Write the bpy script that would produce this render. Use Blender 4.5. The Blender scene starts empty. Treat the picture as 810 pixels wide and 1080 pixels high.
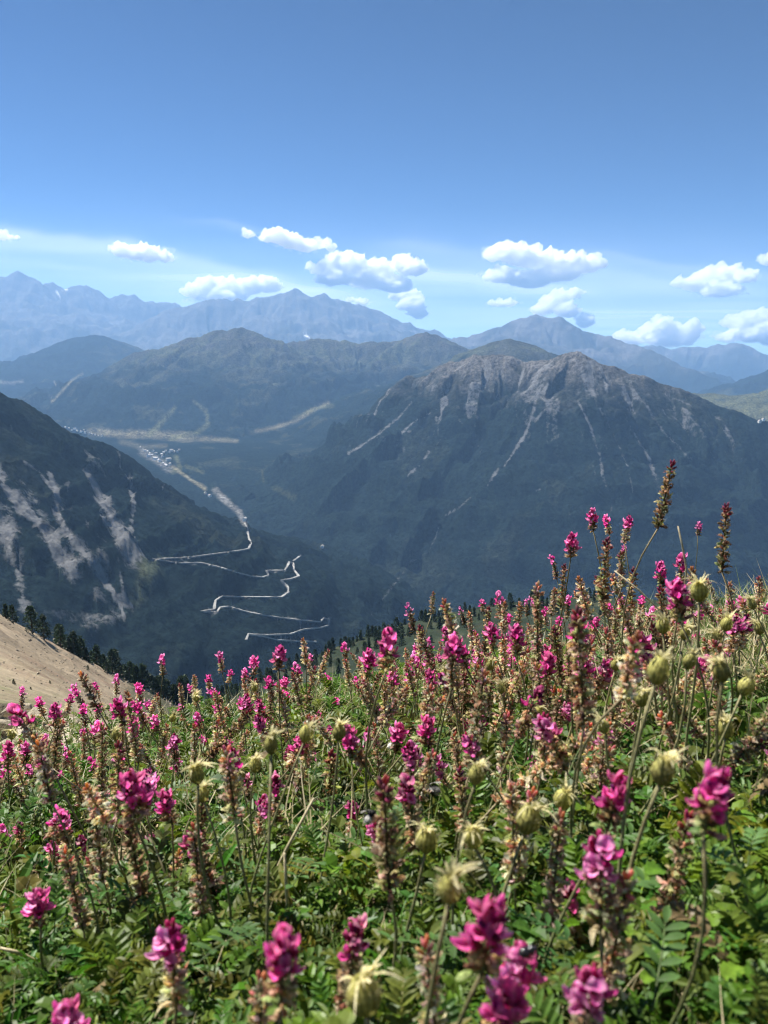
import bpy, math, random
import numpy as np
from mathutils import Vector, Matrix, Quaternion

random.seed(7)
rng = np.random.default_rng(7)
sc = bpy.context.scene
col = sc.collection
R = math.radians

# ---------------------------------------------------------------- camera
PITCH = R(10.05)
FPX = 874.0                      # focal length in pixels of the 810 x 1080 photograph
cam_d = bpy.data.cameras.new('camera')
cam_d.sensor_fit = 'VERTICAL'
cam_d.sensor_height = 36.0
cam_d.lens = FPX / 1080.0 * 36.0
cam_d.clip_start = 0.02
cam_d.clip_end = 2000000.0
cam_d.dof.use_dof = True
cam_d.dof.focus_distance = 2.0
cam_d.dof.aperture_fstop = 16.0
cam = bpy.data.objects.new('camera', cam_d)
col.objects.link(cam)
cam.location = (0, 0, 0)
cam.rotation_euler = (math.pi / 2 - PITCH, 0, 0)
sc.camera = cam

# ---------------------------------------------------------------- sky, sun, exposure
SUN_EL, SUN_AZ = R(57), R(-52)          # azimuth from the view direction, negative = towards the west side
world = bpy.data.worlds.new('World')
sc.world = world
world.use_nodes = True
wn = world.node_tree
sky = wn.nodes.new('ShaderNodeTexSky')
sky.sky_type = 'NISHITA'
sky.sun_disc = False
sky.sun_elevation = SUN_EL
sky.sun_rotation = SUN_AZ % (2 * math.pi)
sky.altitude = 4200
sky.air_density = 1.0
sky.dust_density = 0.35
sky.ozone_density = 6.0
bg = wn.nodes['Background']
bg.inputs['Strength'].default_value = 0.052
gm = wn.nodes.new('ShaderNodeGamma'); gm.inputs['Gamma'].default_value = 1.75
ml = wn.nodes.new('ShaderNodeVectorMath'); ml.operation = 'MULTIPLY'; ml.inputs[1].default_value = (.235, .262, .200)
wn.links.new(sky.outputs['Color'], gm.inputs['Color']); wn.links.new(gm.outputs['Color'], ml.inputs[0])
wn.links.new(ml.outputs[0], bg.inputs['Color'])

SUN_DIR = Vector((math.sin(SUN_AZ) * math.cos(SUN_EL), math.cos(SUN_AZ) * math.cos(SUN_EL), math.sin(SUN_EL)))
sun_d = bpy.data.lights.new('sun', 'SUN')
sun_d.energy = 5.0
sun_d.angle = R(0.5)
sun_d.color = (1.0, 0.955, 0.88)
sun = bpy.data.objects.new('sun', sun_d)
sun.rotation_euler = (-SUN_DIR).to_track_quat('-Z', 'Y').to_euler()
sun.location = (0, 0, 50)
col.objects.link(sun)

sc.view_settings.view_transform = 'Standard'
sc.view_settings.look = 'None'
sc.view_settings.gamma = 1.0
sc.view_settings.use_curve_mapping = False
sc.view_settings.exposure = 1.35
sc.render.engine = 'CYCLES'
cy = sc.cycles
cy.max_bounces = 42
cy.diffuse_bounces = 3
cy.glossy_bounces = 2
cy.transmission_bounces = 4
cy.volume_bounces = 40
cy.transparent_max_bounces = 10
cy.sample_clamp_indirect = 6.0
cy.use_denoising = True
cy.filter_width = 1.15

# ---------------------------------------------------------------- helpers
CP, SP = math.cos(PITCH), math.sin(PITCH)

def pdir(px, py):
    """World direction of a photograph pixel."""
    x = (px - 405.0) / FPX
    v = (540.0 - py) / FPX
    return Vector((x, CP + v * SP, -SP + v * CP))

def at(px, py, D):
    """Point seen at that pixel, D metres away over the ground."""
    d = pdir(px, py)
    return d * (D / math.hypot(d.x, d.y))

def project(X, Y, Z):
    dep = np.maximum(Y * CP - Z * SP, 1e-6)
    return 405 + FPX * X / dep, 540 - FPX * (Y * SP + Z * CP) / dep

def smooth(a, b, x):
    t = np.clip((x - a) / (b - a), 0, 1)
    return t * t * (3 - 2 * t)

def _hash(ix, iy, seed):
    h = (ix.astype(np.int64) * 374761393 + iy.astype(np.int64) * 668265263 + seed * 1442695041) & 0xFFFFFFFF
    h = ((h ^ (h >> 13)) * 1274126177) & 0xFFFFFFFF
    return (h ^ (h >> 16)) & 0xFFFF

def perlin(x, y, seed=0):
    x = np.asarray(x, dtype=np.float64); y = np.asarray(y, dtype=np.float64)
    x0 = np.floor(x); y0 = np.floor(y)
    fx = x - x0; fy = y - y0
    u = fx * fx * fx * (fx * (fx * 6 - 15) + 10); v = fy * fy * fy * (fy * (fy * 6 - 15) + 10)
    def g(dx, dy):
        a = _hash(x0 + dx, y0 + dy, seed) * (2 * math.pi / 65536)
        return np.cos(a) * (fx - dx) + np.sin(a) * (fy - dy)
    a = g(0, 0); b = g(1, 0); c = g(0, 1); d = g(1, 1)
    return 1.5 * (a + u * (b - a) + v * ((c + u * (d - c)) - (a + u * (b - a))))

def fbm(x, y, octaves=4, seed=0, gain=0.5):
    s = 0.0; amp = 1.0
    for k in range(octaves):
        s = s + amp * perlin(x * 2 ** k, y * 2 ** k, seed + k * 17)
        amp *= gain
    return s

def np_mesh(name, V, Fq, C=None, smooth_shade=True, extra=None):
    """Mesh from arrays: V (n,3), Fq (m,4) quads or (m,3) triangles, C (n,3) linear colours."""
    V = np.ascontiguousarray(V, dtype=np.float32); Fq = np.ascontiguousarray(Fq, dtype=np.int32)
    me = bpy.data.meshes.new(name)
    k = Fq.shape[1]
    me.vertices.add(len(V)); me.vertices.foreach_set('co', V.ravel())
    me.loops.add(Fq.size); me.loops.foreach_set('vertex_index', Fq.ravel())
    me.polygons.add(len(Fq))
    me.polygons.foreach_set('loop_start', np.arange(0, Fq.size, k, dtype=np.int32))
    me.polygons.foreach_set('use_smooth', np.full(len(Fq), smooth_shade))
    if C is not None:
        at_ = me.color_attributes.new('Col', 'FLOAT_COLOR', 'POINT')
        at_.data.foreach_set('color', np.concatenate([C, np.ones((len(C), 1))], 1).astype(np.float32).ravel())
    for k_, a_ in (extra or {}).items():
        at_ = me.attributes.new(k_, 'FLOAT', 'POINT'); at_.data.foreach_set('value', np.ascontiguousarray(a_, dtype=np.float32))
    me.update(calc_edges=True)
    return me

class MB:
    """Collects vertices, faces and vertex colours of ONE part."""
    def __init__(s): s.v, s.f, s.c = [], [], []
    def add(s, vs, fs, c):
        o = len(s.v)
        s.v += [tuple(p) for p in vs]
        s.f += [tuple(i + o for i in f) for f in fs]
        s.c += list(c) if isinstance(c, list) else [c] * len(vs)
    def mesh(s, name, mat, smooth_shade=True):
        me = bpy.data.meshes.new(name)
        me.from_pydata(s.v, [], s.f)
        a = me.color_attributes.new('Col', 'FLOAT_COLOR', 'POINT')
        a.data.foreach_set('color', np.array([(*c[:3], 1.0) for c in s.c], dtype=np.float32).ravel())
        me.polygons.foreach_set('use_smooth', np.full(len(me.polygons), smooth_shade))
        me.materials.append(mat)
        me.update()
        return me
    def tube(s, pts, rad, n=5, c=(.1, .1, .1), cap=True):
        pts = [Vector(p) for p in pts]
        rad = rad if isinstance(rad, (list, tuple)) else [rad] * len(pts)
        cs = c if isinstance(c, list) else [c] * len(pts)
        vs, cc = [], []
        ref = Vector((0.31, 0.95, 0.11))
        for i, p in enumerate(pts):
            t = (pts[min(i + 1, len(pts) - 1)] - pts[max(i - 1, 0)]).normalized()
            a = t.cross(ref)
            if a.length < 0.2: a = t.cross(Vector((1, 0, 0)))
            a.normalize(); b = t.cross(a)
            for k in range(n):
                w = 2 * math.pi * k / n
                vs.append(p + (a * math.cos(w) + b * math.sin(w)) * rad[i]); cc.append(cs[i])
        fs = [(i * n + k, i * n + (k + 1) % n, (i + 1) * n + (k + 1) % n, (i + 1) * n + k) for i in range(len(pts) - 1) for k in range(n)]
        if cap:
            fs.append(tuple(range(n))[::-1]); fs.append(tuple((len(pts) - 1) * n + k for k in range(n)))
        s.add(vs, fs, cc)
    def ellipsoid(s, M, n=8, m=6, c=(.1, .1, .1), c2=None):
        """Unit sphere through matrix M; c at the bottom (-z), c2 at the top."""
        vs, cc = [M @ Vector((0, 0, -1))], [c]
        for j in range(1, m):
            a = -math.pi / 2 + math.pi * j / m
            for k in range(n):
                w = 2 * math.pi * k / n
                vs.append(M @ Vector((math.cos(a) * math.cos(w), math.cos(a) * math.sin(w), math.sin(a))))
                t = j / m
                cc.append(tuple(c[q] * (1 - t) + (c2 or c)[q] * t for q in range(3)))
        vs.append(M @ Vector((0, 0, 1))); cc.append(c2 or c)
        fs = [(0, 1 + (k + 1) % n, 1 + k) for k in range(n)]
        for j in range(m - 2):
            o = 1 + j * n
            fs += [(o + k, o + (k + 1) % n, o + n + (k + 1) % n, o + n + k) for k in range(n)]
        o = 1 + (m - 2) * n; top = len(vs) - 1
        fs += [(o + k, o + (k + 1) % n, top) for k in range(n)]
        s.add(vs, fs, cc)
    def strip(s, pts, side, widths, c, c2=None, fold=0.0, up=None):
        """A petal or leaf: centre line pts, half-widths, folded along the middle by `fold`."""
        vs, cc = [], []
        n = len(pts)
        for i, p in enumerate(pts):
            t = i / (n - 1)
            k = tuple(c[q] * (1 - t) + (c2 or c)[q] * t for q in range(3))
            lift = (up or Vector((0, 0, 1))) * (widths[i] * fold)
            vs += [p - side * widths[i] + lift, p, p + side * widths[i] + lift]
            cc += [k, tuple(x * .85 for x in k), k]
        fs = []
        for i in range(n - 1):
            a = i * 3
            fs += [(a, a + 1, a + 4, a + 3), (a + 1, a + 2, a + 5, a + 4)]
        s.add(vs, fs, cc)

def new(name, data, parent=None):
    o = bpy.data.objects.new(name, data)
    col.objects.link(o)
    if parent: o.parent = parent
    return o

def tag(o, label=None, cat=None, group=None, kind=None):
    if label: o['label'] = label
    if cat: o['category'] = cat
    if group: o['group'] = group
    if kind: o['kind'] = kind
    return o

# ---------------------------------------------------------------- materials
class NT:
    def __init__(s, name):
        s.m = bpy.data.materials.new(name); s.m.use_nodes = True
        s.t = s.m.node_tree; s.t.nodes.clear()
        s.out = s.t.nodes.new('ShaderNodeOutputMaterial')
    def n(s, kind, **kw):
        nd = s.t.nodes.new(kind)
        for k, v in kw.items():
            if k.startswith('i_'): nd.inputs[k[2:].replace('_', ' ')].default_value = v
            else: setattr(nd, k, v)
        return nd
    def l(s, a, b): s.t.links.new(a, b)

def noise(N, scale, detail=3.0, coord=None, rough=0.55):
    t = N.n('ShaderNodeTexNoise'); t.inputs['Scale'].default_value = scale; t.inputs['Detail'].default_value = detail; t.inputs['Roughness'].default_value = rough
    if coord: N.l(coord, t.inputs['Vector'])
    return t

def ramp(N, fac, a, b, pa=0.35, pb=0.65):
    r = N.n('ShaderNodeMapRange'); r.inputs['From Min'].default_value = pa; r.inputs['From Max'].default_value = pb
    r.inputs['To Min'].default_value = a; r.inputs['To Max'].default_value = b
    N.l(fac, r.inputs['Value']); return r.outputs['Result']

def plant_mat(name, transl=0.45, rough=0.5, spec=0.35, vary=0.25, noise_scale=400.0, sheen=0.0):
    """Leaf, petal or stem: colour from the mesh, mottled, partly letting light through."""
    N = NT(name)
    a = N.n('ShaderNodeAttribute', attribute_name='Col')
    oi = N.n('ShaderNodeObjectInfo'); co = N.n('ShaderNodeTexCoord')
    nz = noise(N, noise_scale, 3.0, co.outputs['Object'])
    m1 = N.n('ShaderNodeMath', operation='MULTIPLY')
    N.l(ramp(N, nz.outputs['Fac'], 1 - vary, 1 + vary), m1.inputs[0])
    N.l(ramp(N, oi.outputs['Random'], 1 - vary * .8, 1 + vary * .8, 0, 1), m1.inputs[1])
    mul = N.n('ShaderNodeVectorMath', operation='SCALE')
    N.l(a.outputs['Color'], mul.inputs[0]); N.l(m1.outputs[0], mul.inputs['Scale'])
    p = N.n('ShaderNodeBsdfPrincipled'); p.inputs['Roughness'].default_value = rough; p.inputs['Specular IOR Level'].default_value = spec
    N.l(mul.outputs[0], p.inputs['Base Color'])
    if transl > 0:
        tr = N.n('ShaderNodeBsdfTranslucent'); N.l(mul.outputs[0], tr.inputs['Color'])
        mx = N.n('ShaderNodeMixShader'); mx.inputs[0].default_value = transl
        N.l(p.outputs[0], mx.inputs[1]); N.l(tr.outputs[0], mx.inputs[2]); N.l(mx.outputs[0], N.out.inputs['Surface'])
    else:
        N.l(p.outputs[0], N.out.inputs['Surface'])
    return N.m

M_PETAL = plant_mat('petal', 0.6, 0.6, 0.15, 0.32, 450)
M_DRY = plant_mat('papery_withered_flower', 0.5, 0.75, 0.15, 0.35, 700)
M_STEM = plant_mat('plant_stem', 0.15, 0.5, 0.3, 0.25, 300)
M_LEAF = plant_mat('green_leaf', 0.45, 0.45, 0.28, 0.35, 60)
M_BROAD = plant_mat('broad_leaf', 0.5, 0.45, 0.25, 0.2, 150)
M_GRASS = plant_mat('grass_blade', 0.4, 0.45, 0.4, 0.3, 30)
M_POD = plant_mat('seed_head_skin', 0.35, 0.55, 0.25, 0.3, 600)
M_NEEDLE = plant_mat('pine_needles', 0.2, 0.6, 0.25, 0.35, 1.5)
M_BARK = plant_mat('bark', 0.0, 0.85, 0.1, 0.3, 4.0)

def terrain_mat():
    N = NT('mountain_side')
    a = N.n('ShaderNodeAttribute', attribute_name='Col'); co = N.n('ShaderNodeTexCoord')
    n1 = noise(N, 0.06, 6.0, co.outputs['Object'], 0.75)
    n2 = noise(N, 0.006, 4.0, co.outputs['Object'], 0.6)
    n3 = noise(N, 0.04, 7.0, co.outputs['Object'], 0.72)
    m = N.n('ShaderNodeMath', operation='MULTIPLY')
    N.l(ramp(N, n1.outputs['Fac'], 0.25, 1.9), m.inputs[0]); N.l(ramp(N, n2.outputs['Fac'], 0.75, 1.25), m.inputs[1])
    mul = N.n('ShaderNodeVectorMath', operation='SCALE'); N.l(a.outputs['Color'], mul.inputs[0]); N.l(m.outputs[0], mul.inputs['Scale'])
    sa = N.n('ShaderNodeAttribute', attribute_name='Scree')
    # bare scree shows where its share beats the patchy cover
    sub = N.n('ShaderNodeMath', operation='SUBTRACT'); N.l(sa.outputs['Fac'], sub.inputs[0]); N.l(ramp(N, n3.outputs['Fac'], 0.08, 0.92, .33, .67), sub.inputs[1])
    fac = N.n('ShaderNodeMapRange'); fac.inputs['From Min'].default_value = -.12; fac.inputs['From Max'].default_value = .22; N.l(sub.outputs[0], fac.inputs['Value'])
    fade = N.n('ShaderNodeMath', operation='MULTIPLY'); N.l(fac.outputs[0], fade.inputs[0]); N.l(ramp(N, sa.outputs['Fac'], 0, .9, .05, .8), fade.inputs[1])
    scl = N.n('ShaderNodeVectorMath', operation='SCALE'); scl.inputs[0].default_value = (.22, .22, .222); N.l(ramp(N, n1.outputs['Fac'], .75, 1.2), scl.inputs['Scale'])
    mc = N.n('ShaderNodeMix', data_type='RGBA'); N.l(fade.outputs[0], mc.inputs['Factor']); N.l(mul.outputs[0], mc.inputs['A']); N.l(scl.outputs[0], mc.inputs['B'])
    bp = N.n('ShaderNodeBump'); bp.inputs['Strength'].default_value = 0.9; bp.inputs['Distance'].default_value = 26.0
    N.l(n1.outputs['Fac'], bp.inputs['Height'])
    p = N.n('ShaderNodeBsdfDiffuse'); N.l(mc.outputs['Result'], p.inputs['Color']); N.l(bp.outputs['Normal'], p.inputs['Normal'])
    N.l(p.outputs[0], N.out.inputs['Surface'])
    return N.m
M_TERRAIN = terrain_mat()

def ground_mat(name, s1, s2, dist, lo=0.6, hi=1.4):
    N = NT(name)
    a = N.n('ShaderNodeAttribute', attribute_name='Col'); co = N.n('ShaderNodeTexCoord')
    n1 = noise(N, s1, 6.0, co.outputs['Object'], 0.7); n2 = noise(N, s2, 4.0, co.outputs['Object'], 0.6)
    m = N.n('ShaderNodeMath', operation='MULTIPLY')
    N.l(ramp(N, n1.outputs['Fac'], lo, hi), m.inputs[0]); N.l(ramp(N, n2.outputs['Fac'], 0.75, 1.25), m.inputs[1])
    mul = N.n('ShaderNodeVectorMath', operation='SCALE'); N.l(a.outputs['Color'], mul.inputs[0]); N.l(m.outputs[0], mul.inputs['Scale'])
    bp = N.n('ShaderNodeBump'); bp.inputs['Strength'].default_value = 0.7; bp.inputs['Distance'].default_value = dist
    N.l(n1.outputs['Fac'], bp.inputs['Height'])
    p = N.n('ShaderNodeBsdfPrincipled'); p.inputs['Roughness'].default_value = 0.9; p.inputs['Specular IOR Level'].default_value = 0.1
    N.l(mul.outputs[0], p.inputs['Base Color']); N.l(bp.outputs['Normal'], p.inputs['Normal'])
    N.l(p.outputs[0], N.out.inputs['Surface'])
    return N.m
M_SOIL = ground_mat('meadow_soil', 90, 9, 0.01)
M_SAND = ground_mat('sandy_scree', 0.8, 0.06, 0.6, 0.82, 1.18)
M_ROCK = ground_mat('limestone', 30, 5, 0.02)
M_ROAD = ground_mat('pale_road_surface', 0.2, 0.02, 0.02, 0.9, 1.1)
M_WALL = ground_mat('house_wall', 0.5, 0.05, 0.02, 0.95, 1.05)

# ---------------------------------------------------------------- far terrain: one height field of ridges and valley floor
# each ridge: crest as (pixel x, pixel y, metres away), slope steep part, its length, lower slope, gully depth, gully spacing, look
RIDGES = [
 dict(name='mountain', look='peaks', label='faint blue jagged massif with small snow patches, highest at its tallest pointed summit',
      pts=[(-900,360,21000),(-500,300,22500),(-240,340,23500),(-110,318,24000),(-60,302,24000),(-25,292,24000),(0,293,24000),(12,289,24000),(22,286.5,24000),(34,292,24000),(45,301,24000),(58,299,24000),(70,305,24000),(80,300,24000),(88,301,24000),(100,312,24000),(112,315,24000),(122,313,24000),(137,310,24000),(150,318,24000),(160,317,24000),(172,321,24000),(186,320,24000),(205,335,23500)],
      s1=.62, d1=1400, s2=.34, ga=330, gl=1300, jag=1.7, lead=3),
 dict(name='mountain', look='peaks', label='long blue sawtooth range behind the middle hills, under the row of small clouds',
      pts=[(110,372,20500),(140,350,20500),(160,334,20500),(180,326,20500),(200,322,20500),(222,316,20500),(240,315,20500),(258,317,20500),(272,315,20500),(290,313,20500),(300,309,20500),(312,306,20500),(322,313,20500),(332,312,20500),(340,310,20500),(352,316,20500),(370,320,20500),(386,324,20500),(400,329,20500),(416,336,20500),(430,343,20500),(446,348,20500),(460,350,20500),(475,356,20500),(500,362,20000)],
      s1=.6, d1=1200, s2=.36, ga=320, gl=1100, jag=1.7),
 dict(name='mountain', look='peaks', label='broad pale blue dome mountain with a long even ridge falling towards the grassy shoulder',
      pts=[(455,362,16500),(478,356,16500),(492,356,16500),(506,352,16500),(525,345,16500),(540,340,16500),(552,335,16500),(562,333,16500),(575,335,16500),(590,335,16500),(600,340,16500),(612,347,16500),(630,352,16500),(650,358,16000),(672,365,15500),(700,375,15000),(730,390,14500),(770,405,14000)],
      s1=.55, d1=900, s2=.30, ga=200, gl=900, jag=1.1),
 dict(name='mountain', look='peaks', label='pale blue distant ridge with one sharp summit beneath the large cumulus clouds',
      pts=[(640,368,21500),(664,364,21500),(680,366,21500),(690,365,21500),(704,367,21500),(720,366,21500),(740,366.5,21500),(750,366,21500),(758,363,21500),(764,364,21500),(775,359.5,21500),(786,364,21500),(800,371,21500),(815,376,21500),(840,384,21500),(900,380,21500),(1200,330,22000),(1700,340,21000)],
      s1=.55, d1=1200, s2=.33, ga=220, gl=1000, jag=1.2),
 dict(name='mountain', look='forest', label='dark blue wooded slope just entering the picture behind the olive green shoulder',
      pts=[(735,428,11500),(760,418,11500),(785,408,11500),(800,398,11500),(812,391,11500),(835,380,11500),(870,372,11500),(1100,350,11500),(1600,370,10500)],
      s1=.5, d1=600, s2=.35, ga=90, gl=700),
 dict(name='hill', look='olive', label='olive green grassy shoulder behind the shadowy scree mountain',
      pts=[(690,420,7200),(720,414,7200),(745,415.5,7200),(770,416.5,7200),(795,414,7200),(815,412,7200),(850,405,7200),(900,400,7200)],
      s1=.22, d1=900, s2=.4, ga=40, gl=700),
 dict(name='hill', look='forest', label='low dark wooded hill in the haze below the jagged massif',
      pts=[(-60,392,12500),(-20,388,12500),(0,385,12500),(25,380,12500),(42,375,12500),(58,365,12500),(72,358,12500),(86,354,12500),(100,353,12500),(115,356,12500),(132,362,12500),(150,368,12500),(165,374,12500),(185,385,12300)],
      s1=.4, d1=700, s2=.26, ga=130, gl=900),
 dict(name='mountain', look='alpine', label='rounded green brown mountain with a dark rocky top above the valley village',
      pts=[(20,424,9200),(50,412,9200),(80,400,9200),(105,392,9100),(125,380,9000),(142,372,8900),(165,367,8800),(185,365,8700),(200,359,8700),(214,355,8700),(228,350,8700),(240,348,8700),(250,345,8700),(258,346,8700),(268,351,8700),(280,358,8800),(295,362,8900),(310,362,9000),(325,359,9000),(340,357,9000),(352,358,9000),(365,361,9000),(380,362,9000),(395,359,9000),(410,361,9000),(425,358,9000),(436,353,9000),(447,351,9000),(458,354,9000),(470,359,9000),(485,366,9000),(505,372,9000)],
      s1=.5, d1=420, s2=.34, ga=190, gl=520, jag=1.3,
      spurs=[[(250,345,8700),(262,375,8150),(285,408,7500),(300,430,7000)],[(214,355,8700),(190,385,8100),(170,415,7400),(185,440,6800)],[(425,358,9000),(395,385,8300),(360,410,7600)],[(125,380,9000),(110,410,8200),(125,440,7200)]]),
 dict(name='hill', look='alpine', label='rounded bare blue grey knoll behind the crest of the scree mountain',
      pts=[(485,386,7000),(500,377,7000),(512,367,7000),(525,360,7000),(540,357,7000),(555,360,7000),(570,366,7000),(585,376,7000),(600,386,7000)],
      s1=.45, d1=400, s2=.35, ga=60, gl=500),
 dict(name='mountain', look='scree', label='big dark mountain with pale scree gullies fanning down from its rocky crest',
      pts=[(335,476,5300),(352,466,5200),(366,458,5100),(380,450,5000),(392,436,4900),(402,424,4800),(412,414,4750),(420,404,4700),(428,397,4650),(438,398,4650),(450,395,4600),(460,388,4580),(470,382,4560),(480,380,4550),(490,378,4540),(500,375,4520),(510,374,4500),(525,375,4480),(540,376,4460),(552,380,4440),(565,381,4400),(578,379,4360),(588,375,4330),(597,373,4300),(608,372,4280),(616,375,4280),(625,379,4280),(637,384,4270),(650,389,4260),(670,395,4250),(690,401,4250),(710,409,4250),(730,415,4250),(750,424,4250),(770,432,4250),(790,440,4250),(815,450,4250),(850,468,4250),(900,490,4250),(1150,540,4300),(1500,600,4400)],
      s1=.74, d1=420, s2=.56, ga=135, gl=250, jag=1.2,
      spurs=[[(605,373,4290),(598,420,4080),(585,470,3840),(560,540,3540)],[(690,401,4250),(668,450,3960),(650,510,3700)],[(510,374,4500),(508,400,4400),(500,440,4230)],[(770,432,4250),(750,490,3930),(730,550,3630)]]),
 dict(name='mountain', look='streaks', label='near dark wooded mountain flank streaked with long grey scree chutes',
      pts=[(-900,380,2100),(-500,300,2250),(-260,345,2350),(-120,372,2450),(-60,394,2500),(-25,405,2520),(0,413,2540),(12,418,2550),(25,424,2560),(38,434,2580),(52,444,2600),(66,453,2620),(80,459,2640),(96,465,2660),(112,469,2680),(125,475,2700),(138,484,2720),(155,497,2740),(172,508,2780),(190,518,2820),(208,530,2860),(225,543,2890),(240,556,2910),(254,570,2920),(268,582,2910),(285,592,2880),(300,602,2850),(315,616,2800),(330,634,2740),(345,654,2680),(358,680,2600)],
      s1=.72, d1=330, s2=.5, ga=95, gl=180, jag=1.2, lead=3),
]

def seg_field(X, Y, P, reach):
    """Crest height, distance and running length of the nearest (highest) crest point for each X, Y."""
    best = np.full(X.shape, -1e9); dd = np.zeros(X.shape); ss = np.zeros(X.shape)
    return best, dd, ss

def ridge_height(Rg, X, Y):
    P = [at(*p) for p in Rg['pts']]
    lines = [(P, 0.0)]
    for k, sp in enumerate(Rg.get('spurs', [])):
        lines.append(([at(*p) for p in sp], 9000.0 * (k + 1)))
    zmax = max(p.z for p in P)
    out = np.full(X.shape, -1e9)
    s1, d1, s2 = Rg['s1'], Rg['d1'], Rg['s2']
    D0 = Rg['pts'][Rg.get('lead', 0)][2]
    wl = Rg['gl'] * 2.2; wa = Rg['gl'] * 0.09
    wx = X + wa * fbm(X / wl, Y / wl, 3, 3); wy = Y + wa * fbm(X / wl, Y / wl, 3, 11)
    def field(line):
        best = np.full(X.shape, -1e9); D = np.zeros(X.shape); S = np.zeros(X.shape); L = -sum(math.hypot(q.x - p.x, q.y - p.y) for p, q in zip(line[:Rg.get('lead', 0)], line[1:Rg.get('lead', 0) + 1])) if line is P else 0.0
        for a, b in zip(line[:-1], line[1:]):
            ex, ey = b.x - a.x, b.y - a.y
            q = ex * ex + ey * ey
            t = np.clip(((wx - a.x) * ex + (wy - a.y) * ey) / q, 0, 1)
            d = np.hypot(wx - a.x - t * ex, wy - a.y - t * ey)
            z = a.z + t * (b.z - a.z)
            h = z - np.where(d < d1, s1 * d, s1 * d1 + s2 * (d - d1))
            m = h > best
            best = np.where(m, h, best); D = np.where(m, d, D); S = np.where(m, L + t * math.sqrt(q), S)
            L += math.sqrt(q)
        return best, D, S
    h, D, S = field(lines[0][0])
    gl, ga = Rg['gl'], Rg['ga']
    def gully(D, S, k):
        w = S / gl + 0.25 * perlin(D / (gl * 1.5), S / (gl * 2), 5 + k)
        g = np.abs(perlin(w, D / (gl * 5), 21 + k)) * 1.0 + 0.75 * np.abs(perlin(w * 2.7 + 9, D / (gl * 3), 31 + k)) + 0.6 * np.abs(perlin(w * 6.3, D / (gl * 2.2), 41 + k)) + .4 * np.abs(perlin(w * 14, D / (gl * 1.4), 43 + k))
        return g
    A = ga * smooth(0, gl * 1.1, D)
    G = gully(D, S, 0)
    h = h - A * G * 1.1 + A * 0.5
    D_main = D.copy()
    u = .5 * S + .5 * X + gl * .25 * perlin(X / (gl * 1.2), Y / (gl * 1.2), 73); q_ = gl / 270.0
    ST = perlin(u / (52 * q_), D / (900 * q_), 75) + .6 * perlin(u / (23 * q_), D / (520 * q_), 76) + .35 * perlin(u / (11 * q_), D / (300 * q_), 78)
    for k, (ln, so) in enumerate(lines[1:]):
        # spurs: crest drops out of the main ridge
        hh, dd, s_ = field(ln)
        g2 = gully(dd, s_ + so, k + 1)
        hh = hh - 0.75 * ga * smooth(0, gl, dd) * g2
        G = np.where(hh > h, g2, G); h = np.maximum(h, hh)
    # rocky roughness, fading in just below the crest line
    sc_ = D0 / 4300.0
    rough = fbm(X / (70 * sc_), Y / (70 * sc_), 4, 51, 0.55)
    ridged = 1 - np.abs(perlin(X / (260 * sc_), Y / (260 * sc_), 61)) * 2
    h = h + (1 - 2.2 * np.abs(perlin(X / (130 * sc_), Y / (130 * sc_), 63))) * 9 * sc_ * max(0, Rg.get('jag', .6) - .6) + rough * 7 * sc_ * (Rg.get('jag', .6) + smooth(0, 250 * sc_, D_main)) + ridged * 16 * sc_ * smooth(20 * sc_, 300 * sc_, D_main)
    return h, D_main, G, ST

ang = np.concatenate([np.linspace(R(-64), R(-31), 110, endpoint=False), np.linspace(R(-31), R(31), 930), np.linspace(R(31), R(64), 111)[1:]])
NA = len(ang)
rad = np.concatenate([np.geomspace(850, 1900, 90, endpoint=False), np.geomspace(1900, 5600, 620, endpoint=False), np.geomspace(5600, 13000, 280, endpoint=False), np.geomspace(13000, 27500, 170)])
NR = len(rad)
RR, AA = np.meshgrid(rad, ang, indexing='ij')
GX, GY = RR * np.sin(AA), RR * np.cos(AA)

def base_height(X, Y):
    r = np.hypot(X, Y)
    z = np.interp(r, [800, 1500, 2500, 3300, 4200, 4900, 5600, 8000, 12000, 20000, 30000], [-1250, -1130, -985, -840, -660, -556, -528, -505, -470, -400, -300])
    return z + 9 * fbm(X / 260, Y / 260, 3, 71) * smooth(6500, 4000, r) + 3 * fbm(X / 500, Y / 500, 2, 77)

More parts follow.
